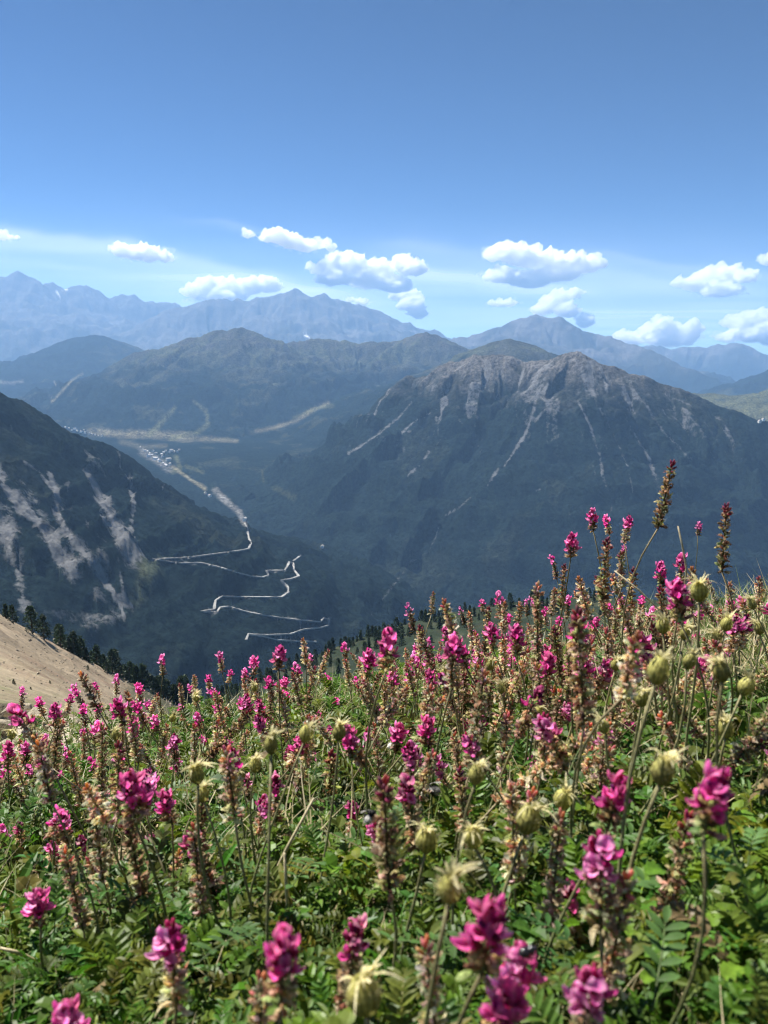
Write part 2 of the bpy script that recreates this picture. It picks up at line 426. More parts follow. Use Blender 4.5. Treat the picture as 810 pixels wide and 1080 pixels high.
HB = base_height(GX, GY)
HZ = HB.copy(); ID = np.zeros(HZ.shape, int); DM = np.full(HZ.shape, 1e5); GU = np.ones(HZ.shape); SK = np.zeros(HZ.shape)
for i, Rg in enumerate(RIDGES):
    P = [at(*p) for p in Rg['pts']]
    reach = (max(p.z for p in P) + 900) / Rg['s2'] * 1.05
    amin = min(math.atan2(p.x, p.y) for p in P) - 0.35; amax = max(math.atan2(p.x, p.y) for p in P) + 0.35
    Ds = [p[2] for p in Rg['pts']]
    r0, r1 = max(850, min(Ds) - reach), max(Ds) + reach
    i0, i1 = np.searchsorted(rad, [r0, r1]); j0, j1 = np.searchsorted(ang, [amin, amax])
    i1 = max(i1, i0 + 2)
    sub = (slice(i0, i1), slice(j0, j1))
    h, dm, gu, sk = ridge_height(Rg, GX[sub], GY[sub])
    m = h > HZ[sub]
    # soften the foot where a slope runs out on what lies in front of it
    k = 18.0 * (Ds[Rg.get('lead', 0)] / 4300.0)
    soft = np.maximum(h, HZ[sub]) + k * np.exp(-np.abs(h - HZ[sub]) / k) * 0.5
    soft = np.where(dm < 200, np.maximum(h, HZ[sub]), soft)
    ID[sub] = np.where(m, i + 1, ID[sub]); DM[sub] = np.where(m, dm, DM[sub]); GU[sub] = np.where(m, gu, GU[sub]); SK[sub] = np.where(m, sk, SK[sub]); HZ[sub] = soft
PX, PY = project(GX, GY, HZ)

def raycast(px, py):
    """First point of the far terrain seen at a pixel."""
    d = pdir(px, py); a = math.atan2(d.x, d.y); tz = d.z / math.hypot(d.x, d.y)
    j = int(np.clip(np.searchsorted(ang, a), 1, NA - 1))
    w = (a - ang[j - 1]) / (ang[j] - ang[j - 1])
    hcol = HZ[:, j - 1] * (1 - w) + HZ[:, j] * w
    ok = np.nonzero(hcol / rad >= tz)[0]
    if len(ok) == 0: return None
    i = ok[0]
    if i > 0:
        f0 = hcol[i - 1] / rad[i - 1] - tz; f1 = hcol[i] / rad[i] - tz
        t = -f0 / (f1 - f0) if f1 != f0 else 0
        r = rad[i - 1] + t * (rad[i] - rad[i - 1]); z = hcol[i - 1] + t * (hcol[i] - hcol[i - 1])
    else: r, z = rad[0], hcol[0]
    return Vector((r * math.sin(a), r * math.cos(a), z))

# ---- ground cover of the far terrain (rock, scree, grass; forest colour darkened for the shade between its trees)
FOREST = np.array([.010, .017, .016]); GRASS = np.array([.058, .062, .038]); ROCK = np.array([.125, .118, .112]); SCREE = np.array([.25, .24, .225])
MEADOW = np.array([.20, .18, .12]); OLIVE = np.array([.085, .088, .045]); SNOW = np.array([.8, .8, .82]); HEATH = np.array([.045, .046, .038])
def mixc(C, K, m): return C * (1 - m[..., None]) + K * m[..., None]
CC = np.zeros(HZ.shape + (3,)); SC = np.zeros(HZ.shape)
n_big = fbm(GX / 420, GY / 420, 5, 81, 0.6); n_mid = fbm(GX / 110, GY / 110, 4, 87, 0.6); n_fine = fbm(GX / 38, GY / 38, 3, 91, 0.6)
n_far = fbm(GX / 1300, GY / 1300, 5, 95, 0.6)
gz_r = np.gradient(HZ, axis=0) / np.gradient(RR, axis=0); gz_a = np.gradient(HZ, axis=1) / (np.gradient(AA, axis=1) * RR)
steep = np.hypot(gz_r, gz_a)
CC[:] = mixc(np.broadcast_to(FOREST, CC.shape), GRASS, (0.1 + .3 * smooth(4200, 5200, RR)) * smooth(.25, .7, n_big + .3 * n_mid))
for i, Rg in enumerate(RIDGES):
    m = ID == i + 1
    if not m.any(): continue
    lk = Rg['look']; h = HZ[m]; nb, nm, nf, nr, st, dm, gu = n_big[m], n_mid[m], n_fine[m], n_far[m], steep[m], DM[m], GU[m]; sk = SK[m]
    C = np.zeros((len(h), 3)); scr = None
    if lk == 'peaks':
        C[:] = mixc(np.broadcast_to(HEATH, C.shape), ROCK * .8, smooth(-.2, .5, nr + (h - 300) / 900)); scr = .4 * smooth(.9, 1.6, gu) * smooth(200, 900, h) + .35 * smooth(.2, .8, sk)
        C = mixc(C, FOREST, smooth(100, -250, h + 200 * nr))
    elif lk == 'forest':
        C[:] = mixc(np.broadcast_to(FOREST, C.shape), GRASS, smooth(.35, .7, nr) * .6)
    elif lk == 'olive':
        C[:] = mixc(np.broadcast_to(OLIVE, C.shape), FOREST * 1.5, smooth(.2, .6, nb) * .5)
    elif lk == 'alpine':
        C[:] = mixc(np.broadcast_to(GRASS * 1.15, C.shape), HEATH * 1.1, smooth(-.3, .4, nb))
        C = mixc(C, ROCK * .55, smooth(.45, .8, st + .25 * nm) * smooth(40, 330, h + 80 * nb))
        C = mixc(C, FOREST, smooth(90, -160, h + 150 * nb + 60 * nm))
        C = mixc(C, GRASS * .9, smooth(.42, .62, nb + .35 * nm) * .55)
    elif lk == 'scree':
        C[:] = mixc(np.broadcast_to(ROCK * 1.0, C.shape), HEATH * .8, smooth(-.1, .5, nb + .4 * nm))
        scr = .66 * smooth(.65, 1.5, gu + .1 * nm) * smooth(-620, -80, h) + .62 * smooth(.02, .62, sk + .25 * nm) * smooth(-570 , -160, h + 130 * nb) * smooth(0, 60, dm) + .10 * smooth(-200, 20, h + 60 * nb)
        C = mixc(C, FOREST, smooth(-20, -250, h + 95 * nb + 55 * nm + 25 * nf - 45 * gu))
        C = mixc(C, GRASS * .6, smooth(.4, .7, nb) * .25)
    else:
        C[:] = FOREST * .9
        scr = .72 * smooth(.62, 1.3, gu + .15 * nm + .15 * nb) * smooth(-640, -420, h + 60 * nb) * smooth(-90, -190, h + 40 * nb) + .62 * smooth(.22, .8, sk + .35 * nm) * smooth(-660, -480, h + 70 * nb) * smooth(-120, -210, h + 50 * nb)
        scr = scr * smooth(-640, -860, GX[m])
        C = mixc(C, GRASS * .7, smooth(.3, .7, nb) * .3)
    CC[m] = C
    if scr is not None: SC[m] = scr

def paint(poly, width, K, strength=1.0, grow=None, only=None, rag=0.75, scree=False):
    """Colour a strip of ground (scree chute, meadow, ski run) whose middle line is seen along `poly`."""
    global CC
    xs = [p[0] for p in poly]; ys = [p[1] for p in poly]
    pad = (grow or width) * 2.2 + 2
    sel = (PX > min(xs) - pad) & (PX < max(xs) + pad) & (PY > min(ys) - pad) & (PY < max(ys) + pad)
    if only: sel &= np.isin(ID, only)
    if not sel.any(): return
    x, y = PX[sel], PY[sel]
    best = np.full(x.shape, 1e9); wv = np.full(x.shape, float(width))
    n = len(poly) - 1
    for k in range(n):
        (ax, ay), (bx, by) = poly[k], poly[k + 1]
        ex, ey = bx - ax, by - ay
        t = np.clip(((x - ax) * ex + (y - ay) * ey) / max(ex * ex + ey * ey, 1e-6), 0, 1)
        d = np.hypot(x - ax - t * ex, y - ay - t * ey)
        w_ = width + ((grow or width) - width) * (k + t) / n
        m = d / w_ < best
        best = np.where(m, d / w_, best)
    rg = (n_mid[sel] * .7 + n_fine[sel] * .9) * rag * (.5 if scree else 1)
    if scree:
        SC[sel] = np.maximum(SC[sel], smooth(1.5, .1, best + rg) * strength * np.clip(.98 + .35 * SK[sel], .5, 1.15)); return
    a = smooth(1.25, .25, best + rg) * strength * np.clip(.82 + .5 * n_fine[sel], .35, 1)
    c = CC[sel]; CC[sel] = c * (1 - a[:, None]) + K * a[:, None]

S_ = SCREE * 1.05
for poly, w, g, s in [
    ([(-6,486),(4,510),(28,538),(48,560),(66,588),(76,603)], 3, 7, .95), ([(-5,540),(8,562),(22,592)], 7, 9, .85), ([(25,487),(42,498),(54,514)], 1.2, 1.5, .8),
    ([(52,499),(59,518),(60,542)], 2.2, 3.5, .9), ([(60,540),(74,566),(94,590),(112,616),(126,630),(140,639)], 2.0, 2.0, 1.0), ([(30,525),(52,556),(76,588)], 4, 9, .55),
    ([(62,548),(84,576),(106,602)], 4, 6, .6), ([(82,489),(95,503),(106,524)], 1.3, 3, .9), ([(106,524),(120,550),(132,574),(143,591)], 4, 8, .9), ([(127,493),(137,504),(141,528),(138,562)], 1.6, 2.4, .8),
    ([(104,566),(112,592)], 3, 6, .5), ([(18,600),(22,622),(26,642)], 3, 5, .8), ([(36,640),(60,648),(86,655),(118,650)], 6, 8, .6), ([(122,624),(127,640),(133,656)], 1.2, 1.2, .8), ([(125,590),(128,612),(131,626)], 1.5, 1.5, .6),
    ([(72,510),(70,530)], 1.2, 1.5, .5), ([(86,536),(92,552)], 1.5, 2, .5), ([(100,622),(112,640)], 3, 5, .5), ([(14,500),(34,522),(50,545)], 2, 3, .5), ([(174,508),(168,524)], 1.2, 1.2, .6), ([(118,520),(112,534)], 1, 1, .6)]:
    paint(poly, w * 1.8, S_, s * 1.0, g * 1.8, only=[11], rag=.85, scree=True)
RS = SCREE * 1.0
for poly, w, g, s in [
    ([(460,432),(436,446),(414,464)], 1.6, 1.3, .9), ([(434,424),(420,441),(396,460),(368,478)], 1.0, 1.6, .8), ([(397,432),(394,448),(390,462)], 1, 1, .5), ([(452,476),(446,487),(430,502)], 1.7, 1.2, .85), ([(470,455),(455,478)], .9, .9, .5),
    ([(578,392),(566,418),(561,440)], 1.6, 2.2, .75), ([(561,440),(553,459),(541,478),(532,492)], 3.2, 1.0, .9), ([(586,418),(564,444)], 1.6, 1.6, .65), ([(543,412),(545,442)], 1.3, .8, .5),
    ([(608,420),(622,448),(632,478),(636,503)], 1.2, 2.0, .8), ([(604,430),(618,470),(628,500)], .8, 1, .5), ([(632,430),(648,460),(662,492),(668,520)], 1.0, 1.2, .65), ([(658,436),(670,460),(684,482),(692,506)], 1.6, 2.2, .75), ([(692,506),(698,525),(700,548)], 3.2, 3.2, .7),
    ([(684,430),(700,456),(714,470),(728,484)], 1.3, 2.5, .6), ([(710,424),(726,446),(744,470),(765,500)], 1.0, 1.2, .5), ([(740,440),(760,470),(790,510)], 1, 1.4, .4), ([(636,503),(646,530),(640,562)], 1.6, 1.2, .55), ([(655,520),(652,548),(660,575)], 1.5, 1.5, .45), ([(600,540),(612,575)], .8, .8, .4),
    ([(526,494),(514,512)], 1.6, 1.6, .8), ([(496,525),(482,537),(470,543)], 1.6, 2.0, .8), ([(463,556),(458,570),(452,582),(434,592),(424,606)], 1.2, 1.6, .7), ([(424,606),(408,626),(392,648)], 1.6, 2.4, .55), ([(505,470),(498,472)], 1.5, 1.5, .5), ([(570,516),(566,518)], 1, 1, .7),
    ([(520,400),(500,420),(480,432)], 2, 2, .4), ([(640,395),(655,420)], 2, 2, .4), ([(560,390),(548,405)], 3, 3, .4), ([(600,395),(612,418)], 3, 4, .45), ([(470,392),(462,412)], 2, 3, .35)]:
    paint(poly, w * 1.25, RS, s * .84, g * 1.3, rag=.8, scree=True)
for poly, w, g, s, K in [
    ([(96,455),(130,458),(165,458),(200,461)], 5, 6, .85, MEADOW * .9), ([(190,461),(220,463),(250,465)], 5, 2.5, .7, MEADOW * .8), ([(128,466),(150,471),(175,470)], 4, 3, .5, MEADOW * .7), ([(158,458),(176,440),(184,430)], 4, 2.5, .7, OLIVE * 1.4), ([(205,424),(218,434),(219,448),(205,458),(180,462)], 2.5, 3.5, .75, OLIVE * 1.4), ([(270,455),(290,451),(312,444),(330,432),(345,425)], 2.4, 3.2, .9, MEADOW * .7),
    ([(310,440),(336,430),(350,428)], 2, 3, .6, OLIVE * 1.3), ([(55,424),(66,412),(76,401),(87,394)], 1.5, 1.3, .8, MEADOW), ([(0,403),(12,404),(24,402)], 2, 2, .6, SCREE), ([(57,402),(59,406)], 1, 1, .7, SCREE), ([(148,590),(154,604),(150,622),(140,636)], 9, 5, .85, OLIVE * 1.15), ([(186,482),(190,494),(182,498)], 3, 3, .7, OLIVE * 1.3),
    ([(182,492),(200,505),(216,515)], 2.2, 2.5, .85, MEADOW), ([(150,476),(164,484),(178,494)], 5, 5, .55, SCREE), ([(228,518),(240,530),(252,540),(258,552)], 4.5, 3.5, .9, SCREE * .9), ([(278,508),(276,495)], 1.2, 1.2, .5, OLIVE), ([(290,515),(310,525)], 4, 5, .35, OLIVE), ([(196,492),(214,498)], 2.5, 2.5, .5, OLIVE * 1.3), ([(340,385),(300,395),(280,420)], 3, 3, .3, GRASS * 1.2), ([(232,360),(222,390),(240,415)], 7, 5, .35, GRASS), ([(262,372),(290,412)], 4, 4, .4, GRASS * 1.1)]:
    paint(poly, w, K, s, g, rag=.35)
paint([(158,593),(158,604),(152,620),(142,634)], 15, np.array([.066, .078, .048]), .95, 9, only=[11], rag=.3); paint([(150,592),(154,604),(150,620),(143,632)], 1, S_, 0, 1)
for poly in ([(60,308),(63,313)], [(66,306),(71,305)], [(320,352),(326,356)]):
    paint(poly, 1.1, SNOW, .8, 1.1, rag=.2)

ROADS = [
 ([(160,590),(180,589),(200,588),(230,584),(252,581),(262,579),(265,573),(262,568),(261,558),(255,546),(246,536),(232,522)], 'pale upper road running along the wooded flank then up towards the village'),
 ([(160,590),(190,594),(213,594),(230,598),(250,604),(266,608),(277,609),(283,607),(281,602),(300,602),(303,598),(305,593),(309,594),(310,601),(315,608),(306,611),(297,612),(304,620),(304,625),(297,630),(285,630),(260,630),(234,629),(227,634),(226,643),(213,645),(229,646),(232,641),(241,640),(262,646),(284,650),(305,653),(338,656),(341,652),(347,653),(346,660),(338,662),(320,664),(306,669),(280,670),(262,669),(259,677)], 'pale mountain road zigzagging down the wooded slope in tight hairpins'),
 ([(262,669),(280,672),(292,675),(305,676),(335,677)], 'short lowest stretch of pale road under the last hairpin'),
 ([(309,592),(317,586)], 'short pale spur of road leaving the top hairpin by the gallery'),
]
for poly, _l in ROADS:
    paint(poly, 1.9, S_, .62, 1.9, only=[11], rag=.9, scree=True)

# ---- cut the height field into its mountains
ii, jj = np.meshgrid(np.arange(NR - 1), np.arange(NA - 1), indexing='ij')
quad = np.stack([ii * NA + jj, ii * NA + jj + 1, (ii + 1) * NA + jj + 1, (ii + 1) * NA + jj], -1).reshape(-1, 4)
fid = ID[:-1, :-1].reshape(-1)
VV = np.stack([GX, GY, HZ], -1).reshape(-1, 3); CV = CC.reshape(-1, 3); SV = SC.reshape(-1)
for k in range(len(RIDGES) + 1):
    q = quad[fid == k]
    if not len(q): continue
    used = np.unique(q); remap = np.zeros(len(VV), np.int32); remap[used] = np.arange(len(used))
    nm = 'valley_floor' if k == 0 else RIDGES[k - 1]['name']
    me = np_mesh(nm, VV[used], remap[q][:, ::-1], CV[used], extra={'Scree': SV[used]}); me.materials.append(M_TERRAIN)
    tag(new(nm, me), 'wooded valley floor with a pale meadow plain between the mountains' if k == 0 else RIDGES[k - 1]['label'], 'valley' if k == 0 else RIDGES[k - 1]['name'], kind='structure')

# ---------------------------------------------------------------- hairpin road
for px_pts, lab in ROADS:
    pts = []
    for (ax, ay), (bx, by) in zip(px_pts[:-1], px_pts[1:]):
        n = max(2, int(math.hypot(bx - ax, by - ay) / 1.5))
        for k in range(n):
            p = raycast(ax + (bx - ax) * k / n, ay + (by - ay) * k / n)
            if p is not None and (not pts or (p - pts[-1]).length < 400): pts.append(p)
    mb = MB(); vs = []
    for k, p in enumerate(pts):
        t = pts[min(k + 2, len(pts) - 1)] - pts[max(k - 2, 0)]; t.z = 0
        s = Vector((t.y, -t.x, 0)).normalized() * random.uniform(1.7, 3.6)
        w = Vector((0, 0, 2.0))
        vs += [p - s + w - Vector((0, 0, 3)), p - s + w, p + s + w, p + s + w - Vector((0, 0, 3))]
    fs = []
    for k in range(len(pts) - 1):
        for e in range(3): fs.append((k * 4 + e, k * 4 + e + 1, (k + 1) * 4 + e + 1, (k + 1) * 4 + e))
    mb.add(vs, fs, (.25, .245, .23))
    tag(new('road', mb.mesh('road', M_ROAD, False)), lab, 'road', kind='structure')

# ---------------------------------------------------------------- village houses
def house_mesh(w, l, h, rh, wall, roof):
    mb = MB()
    x, y = w / 2, l / 2
    mb.add([(-x, -y, -3), (x, -y, -3), (x, y, -3), (-x, y, -3), (-x, -y, h), (x, -y, h), (x, y, h), (-x, y, h), (0, -y, h + rh), (0, y, h + rh)],
           [(0, 1, 5, 8, 4), (1, 2, 6, 5), (2, 3, 7, 9, 6), (3, 0, 4, 7)], wall)
    e = 1.0
    mb.add([(-x - e, -y - e, h - .5), (0, -y - e, h + rh + .3), (x + e, -y - e, h - .5), (-x - e, y + e, h - .5), (0, y + e, h + rh + .3), (x + e, y + e, h - .5)],
           [(0, 1, 4, 3), (1, 2, 5, 4)], roof)
    return mb.mesh('house', M_WALL, False)
HM = [house_mesh(11, 15, 8, 4, (.72, .70, .66), (.30, .27, .25)), house_mesh(13, 26, 12, 4, (.75, .73, .70), (.42, .40, .38)), house_mesh(10, 12, 7, 4, (.55, .45, .36), (.55, .54, .53))]
HSPOT = [(148,472),(151,474),(153,476),(156,477),(158,479),(160,481),(157,482),(162,483),(164,485),(166,484),(168,487),(170,487),(172,489),(174,491),(176,492),(165,479),(161,476),(171,480),(173,478),(175,476),(178,478),(181,476),(184,477),(187,477),(189,475),(172,482),(178,486),(180,490),(170,492),(69,451),(73,452),(76,454),(79,453),(82,455),(86,456),(90,457),(94,458),(97,458),(100,459),(88,454),(104,460),(108,460),(217,521),(222,524),(258,549)]
for k, (px, py) in enumerate(HSPOT):
    p = raycast(px + random.uniform(-.6, .6), py)
    if p is None: continue
    o = new('house', HM[random.choice([0, 0, 1, 2])]); o.location = p; o.rotation_euler.z = random.uniform(0, 3.1); s = random.uniform(.7, 1.15); o.scale = (s, s, s)
    far = px < 120
    tag(o, 'tiny pale house at the far end of the meadow plain, half behind the wooded flank' if far else 'tiny pale house among the village roofs where the valley narrows', 'house', 'houses at the far end of the plain' if far else 'houses of the valley village')
for px, py, lab in ((340,578,'lone white building on the dark wooded valley side'), (801,445.5,'tiny white hut on the olive shoulder, lower of two'), (805,443.5,'tiny white hut on the olive shoulder, upper of two')):
    p = raycast(px, py)
    if p is not None:
        o = new('house', HM[0]); o.location = p; tag(o, lab, 'house'); s = max(1, p.length / 5000); o.scale = (s, s, s)

# ---------------------------------------------------------------- air
zmax = max(float(HZ.max()), 1500) + 60; zmin = float(HZ.min()) - 12
mb = MB()
X0, X1, Y0, Y1 = -27000, 27000, -3000, 28500
mb.add([(X0, Y0, zmin), (X1, Y0, zmin), (X1, Y1, zmin), (X0, Y1, zmin), (X0, Y0, zmax), (X1, Y0, zmax), (X1, Y1, zmax), (X0, Y1, zmax)],
       [(3, 2, 1, 0), (4, 5, 6, 7), (0, 1, 5, 4), (1, 2, 6, 5), (2, 3, 7, 6), (3, 0, 4, 7)], (1, 1, 1))
N = NT('mountain_air')
pv = N.n('ShaderNodeVolumePrincipled'); pv.inputs['Color'].default_value = (.34, .60, 1.0, 1); pv.inputs['Density'].default_value = 4.3e-5; pv.inputs['Anisotropy'].default_value = 0.1
N.l(pv.outputs[0], N.out.inputs['Volume'])
tag(new('haze', mb.mesh('haze', N.m, False)), 'thin blue mountain haze filling the valley air', 'haze', kind='stuff')

# ---------------------------------------------------------------- clouds
N = NT('cumulus')
pv = N.n('ShaderNodeVolumePrincipled'); pv.inputs['Color'].default_value = (1, 1, 1, 1); pv.inputs['Density'].default_value = 0.009; pv.inputs['Anisotropy'].default_value = 0.4
N.l(pv.outputs[0], N.out.inputs['Volume'])
M_CLOUD = N.m
N = NT('cloud_wisp')
pv = N.n('ShaderNodeVolumePrincipled'); pv.inputs['Color'].default_value = (1, 1, 1, 1); pv.inputs['Density'].default_value = 0.0007; pv.inputs['Anisotropy'].default_value = 0.4
N.l(pv.outputs[0], N.out.inputs['Volume'])
M_WISP = N.m
CLOUDS = [  # lobes as (pixel x, pixel y, pixel radius x, radius y)
 ('small flat cumulus above the jagged massif', [(128,264,11,7),(142,267,14,8),(158,269,14,8),(174,271,9,6)]),
 ('low cumulus resting on the sawtooth range', [(208,309,12,9),(226,304,14,11),(246,306,15,10),(265,303,14,10),(283,302,12,9),(235,314,26,8)]),
 ('ragged wide cumulus highest over the sawtooth range', [(263,248,7,4),(282,250,10,6),(292,250,13,8),(306,256,15,8),(322,260,14,7),(338,258,11,5),(350,263,5,4)]),
 ('broad broken cumulus over the end of the sawtooth range, above a hanging tail', [(345,285,18,8),(360,274,14,8),(372,280,18,11),(398,284,18,9),(425,280,14,9),(438,284,12,9),(395,297,30,9),(350,295,20,7),(415,302,20,8)]),
 ('ragged cloud tail hanging low at the end of the sawtooth range', [(426,312,14,8),(434,322,13,9),(441,330,9,8)]),
 ('largest flat topped cumulus above the dome mountain', [(522,268,13,9),(537,268,16,10),(555,273,20,11),(580,279,20,11),(604,276,17,9),(625,278,13,8),(530,292,20,8),(560,296,24,9),(590,290,22,8),(612,283,16,6)]),
 ('small low cumulus touching the dome mountain', [(570,327,12,7),(585,322,12,9),(600,328,12,9),(616,338,9,10),(595,312,15,6),(608,308,8,4)]),
 ('lone oval cumulus to the side of the largest cloud', [(720,299,9,5),(738,300,14,9),(752,296,13,11),(768,291,14,9),(786,293,11,7),(760,307,22,7)]),
 ('heaped cumulus sitting on the distant ridge', [(684,352,10,8),(700,347,13,10),(715,352,13,9),(732,350,9,11),(705,359,26,8)]),
 ('bright cumulus behind the sharp summit', [(774,341,10,7),(790,340,11,9),(806,338,10,10),(795,352,24,10),(770,356,10,7),(812,352,14,14)]),
 ('tiny cloud scrap under the largest cumulus', [(524,320,10,4),(536,320,10,4)]),
 ('tiny cloud scrap above the jagged massif, beside the picture edge', [(2,249,8,4),(12,251,6,3)]),
 ('cloud tip cut by the picture edge above the lone oval cumulus', [(806,275,7,5),(816,274,9,6)]),
 ('pale cloud bank low between the dome mountain and the heaped cumulus', [(655,356,9,7),(668,358,8,6),(662,360,14,6)]),
 ('small white puff peeping over the sawtooth range', [(372,317,6,3),(382,319,8,4)]),
]
DC = 37000.0
for lab, lobes in CLOUDS:
    mb = MB(); low = min(l[1] for l in lobes); DL = DC if low < 296 else (45000.0 if low < 330 else 52000.0)
    for (px, py, rx, ry) in lobes:
        D = DL + rng.uniform(-500, 500); c = at(px, py, D); sx = rx * D / FPX; sz = ry * D / FPX
        big = Matrix.Translation(c) @ Matrix.Diagonal((sx * .8, sx * .7, sz * .75, 1)); mb.ellipsoid(big, 20, 14)
        for q in range(int(9 + rx * ry * .09)):      # cauliflower bumps on the upper side
            a = rng.uniform(0, 6.283); e = math.asin(rng.uniform(-.25, 1)); k = rng.uniform(.22, .5)
            d = Vector((math.cos(a) * math.cos(e) * sx * .8, math.sin(a) * math.cos(e) * sx * .7, math.sin(e) * sz * .78)); s_ = min(sx, sz * 1.3) * k
            mb.ellipsoid(Matrix.Translation(c + d) @ Matrix.Diagonal((s_ * rng.uniform(.8, 1.5), s_, s_ * .85, 1)), 12, 8)
    tmp = new('cloud_draft', mb.mesh('cloud_draft', M_CLOUD)); md = tmp.modifiers.new('remesh', 'REMESH'); md.mode = 'VOXEL'; md.voxel_size = 40.0
    dg = bpy.context.evaluated_depsgraph_get(); me = bpy.data.meshes.new_from_object(tmp.evaluated_get(dg)); bpy.data.objects.remove(tmp)
    n = len(me.vertices); v = np.zeros(n * 3, np.float32); me.vertices.foreach_get('co', v); v = v.reshape(-1, 3).astype(float)
    nv = np.zeros(n * 3, np.float32); me.vertices.foreach_get('normal', nv); nv = nv.reshape(-1, 3)
    dsp = 185 * fbm(v[:, 0] / 420 + v[:, 1] / 700, v[:, 2] / 330 + v[:, 1] / 500, 6, 5, .66)
    v += nv * np.where(nv[:, 2] < -.4, dsp * .4, dsp)[:, None]
    me.vertices.foreach_set('co', v.astype(np.float32).ravel()); me.name = 'cloud'; me.materials.clear(); me.materials.append(M_CLOUD); me.update()
    cl = tag(new('cloud', me), lab, 'cloud', 'cumulus clouds', 'thing')
    mb = MB()
    for (px, py, rx, ry) in lobes:
        c = at(px, py, DL + rng.uniform(-300, 300)); sx = rx * DL / FPX; sz = ry * DL / FPX
        mb.ellipsoid(Matrix.Translation(c) @ Matrix.Diagonal((sx * 1.05, sx * .8, sz * .85, 1)), 20, 14)
        for q in range(3): mb.ellipsoid(Matrix.Translation(c + Vector((rng.uniform(-1.3, 1.3) * sx, 0, rng.uniform(-.5, .7) * sz))) @ Matrix.Diagonal((sx * rng.uniform(.25, .6), sx * .4, sz * rng.uniform(.12, .3), 1)), 14, 10)
    tmp = new('wisp_draft', mb.mesh('wisp_draft', M_WISP)); md = tmp.modifiers.new('remesh', 'REMESH'); md.mode = 'VOXEL'; md.voxel_size = 60.0
    dg = bpy.context.evaluated_depsgraph_get(); me = bpy.data.meshes.new_from_object(tmp.evaluated_get(dg)); bpy.data.objects.remove(tmp)
    n = len(me.vertices); v = np.zeros(n * 3, np.float32); me.vertices.foreach_get('co', v); v = v.reshape(-1, 3).astype(float)
    nv = np.zeros(n * 3, np.float32); me.vertices.foreach_get('normal', nv); nv = nv.reshape(-1, 3)
    v += nv * (150 * fbm(v[:, 0] / 380 + v[:, 1] / 700, v[:, 2] / 240 + v[:, 1] / 500, 5, 15, .7))[:, None]
    me.vertices.foreach_set('co', v.astype(np.float32).ravel()); me.name = 'wisp'; me.materials.clear(); me.materials.append(M_WISP); me.update()
    new('wisp', me, cl)

# thin high cirrus: a real sheet of ice cloud high above everything
N = NT('cirrus')
co = N.n('ShaderNodeTexCoord'); mp = N.n('ShaderNodeMapping'); mp.inputs['Scale'].default_value = (1.1e-5, 3.0e-5, 1)
N.l(co.outputs['Object'], mp.inputs['Vector'])
n1 = noise(N, 1.0, 3, mp.outputs[0], .5)
a = N.n('ShaderNodeAttribute', attribute_name='Col'); m2 = N.n('ShaderNodeMath', operation='MULTIPLY'); N.l(ramp(N, n1.outputs['Fac'], .35, 1, .3, .7), m2.inputs[0]); N.l(a.outputs['Fac'], m2.inputs[1])
tp = N.n('ShaderNodeBsdfTransparent'); tl = N.n('ShaderNodeBsdfTranslucent'); tl.inputs['Color'].default_value = (.9, .9, .9, 1)
mx = N.n('ShaderNodeMixShader'); N.l(m2.outputs[0], mx.inputs[0]); N.l(tp.outputs[0], mx.inputs[1]); N.l(tl.outputs[0], mx.inputs[2]); N.l(mx.outputs[0], N.out.inputs['Surface'])
ga_, gr_ = np.meshgrid(np.linspace(R(-66), R(66), 330), np.geomspace(36000, 1100000, 230), indexing='ij')
gx, gy = gr_ * np.sin(ga_), gr_ * np.cos(ga_); gz = 9500 + 0 * gx
ppx, ppy = project(gx, gy, gz)
wob = 5 * perlin(ppx / 90, ppy / 60, 3) + 2.5 * perlin(ppx / 30, ppy / 14, 5)
def streak(pts, up, down, k):
    yc = np.interp(ppx, [p[0] for p in pts], [p[1] for p in pts]) + wob; e = smooth(pts[0][0] - 80, pts[0][0] + 40, ppx) * smooth(pts[-1][0] + 60, pts[-1][0] - 90, ppx)
    d = ppy - yc; return k * e * np.where(d < 0, np.exp(-(d / up) ** 2), np.exp(-(d / down) ** 2))
thick = (streak([(-200,232),(0,246),(130,262),(260,290),(400,322)], 8, 26, .34) + streak([(-200,262),(0,276),(160,292),(300,305)], 5, 14, .16) + streak([(230,230),(330,262),(440,286)], 3, 7, .10)
         + streak([(400,284),(480,289),(560,302),(640,312)], 5, 12, .26) + streak([(420,262),(500,268),(700,300),(860,322)], 10, 40, .14) + streak([(620,268),(760,285),(880,292)], 4, 10, .10) + streak([(-100,318),(300,330),(860,345)], 60, 40, .30))
thick = .88 * thick * smooth(36000, 42000, gr_)
nI, nJ = gx.shape; idx = np.arange(nI * nJ).reshape(nI, nJ)
qd = np.stack([idx[:-1, :-1], idx[1:, :-1], idx[1:, 1:], idx[:-1, 1:]], -1).reshape(-1, 4)
me = np_mesh('cirrus', np.stack([gx, gy, gz], -1).reshape(-1, 3), qd, np.repeat(thick.reshape(-1, 1), 3, 1)); me.materials.append(N.m)
tag(new('cirrus_clouds', me), 'thin milky streaks of high ice cloud across the lower sky', 'cirrus', kind='stuff')

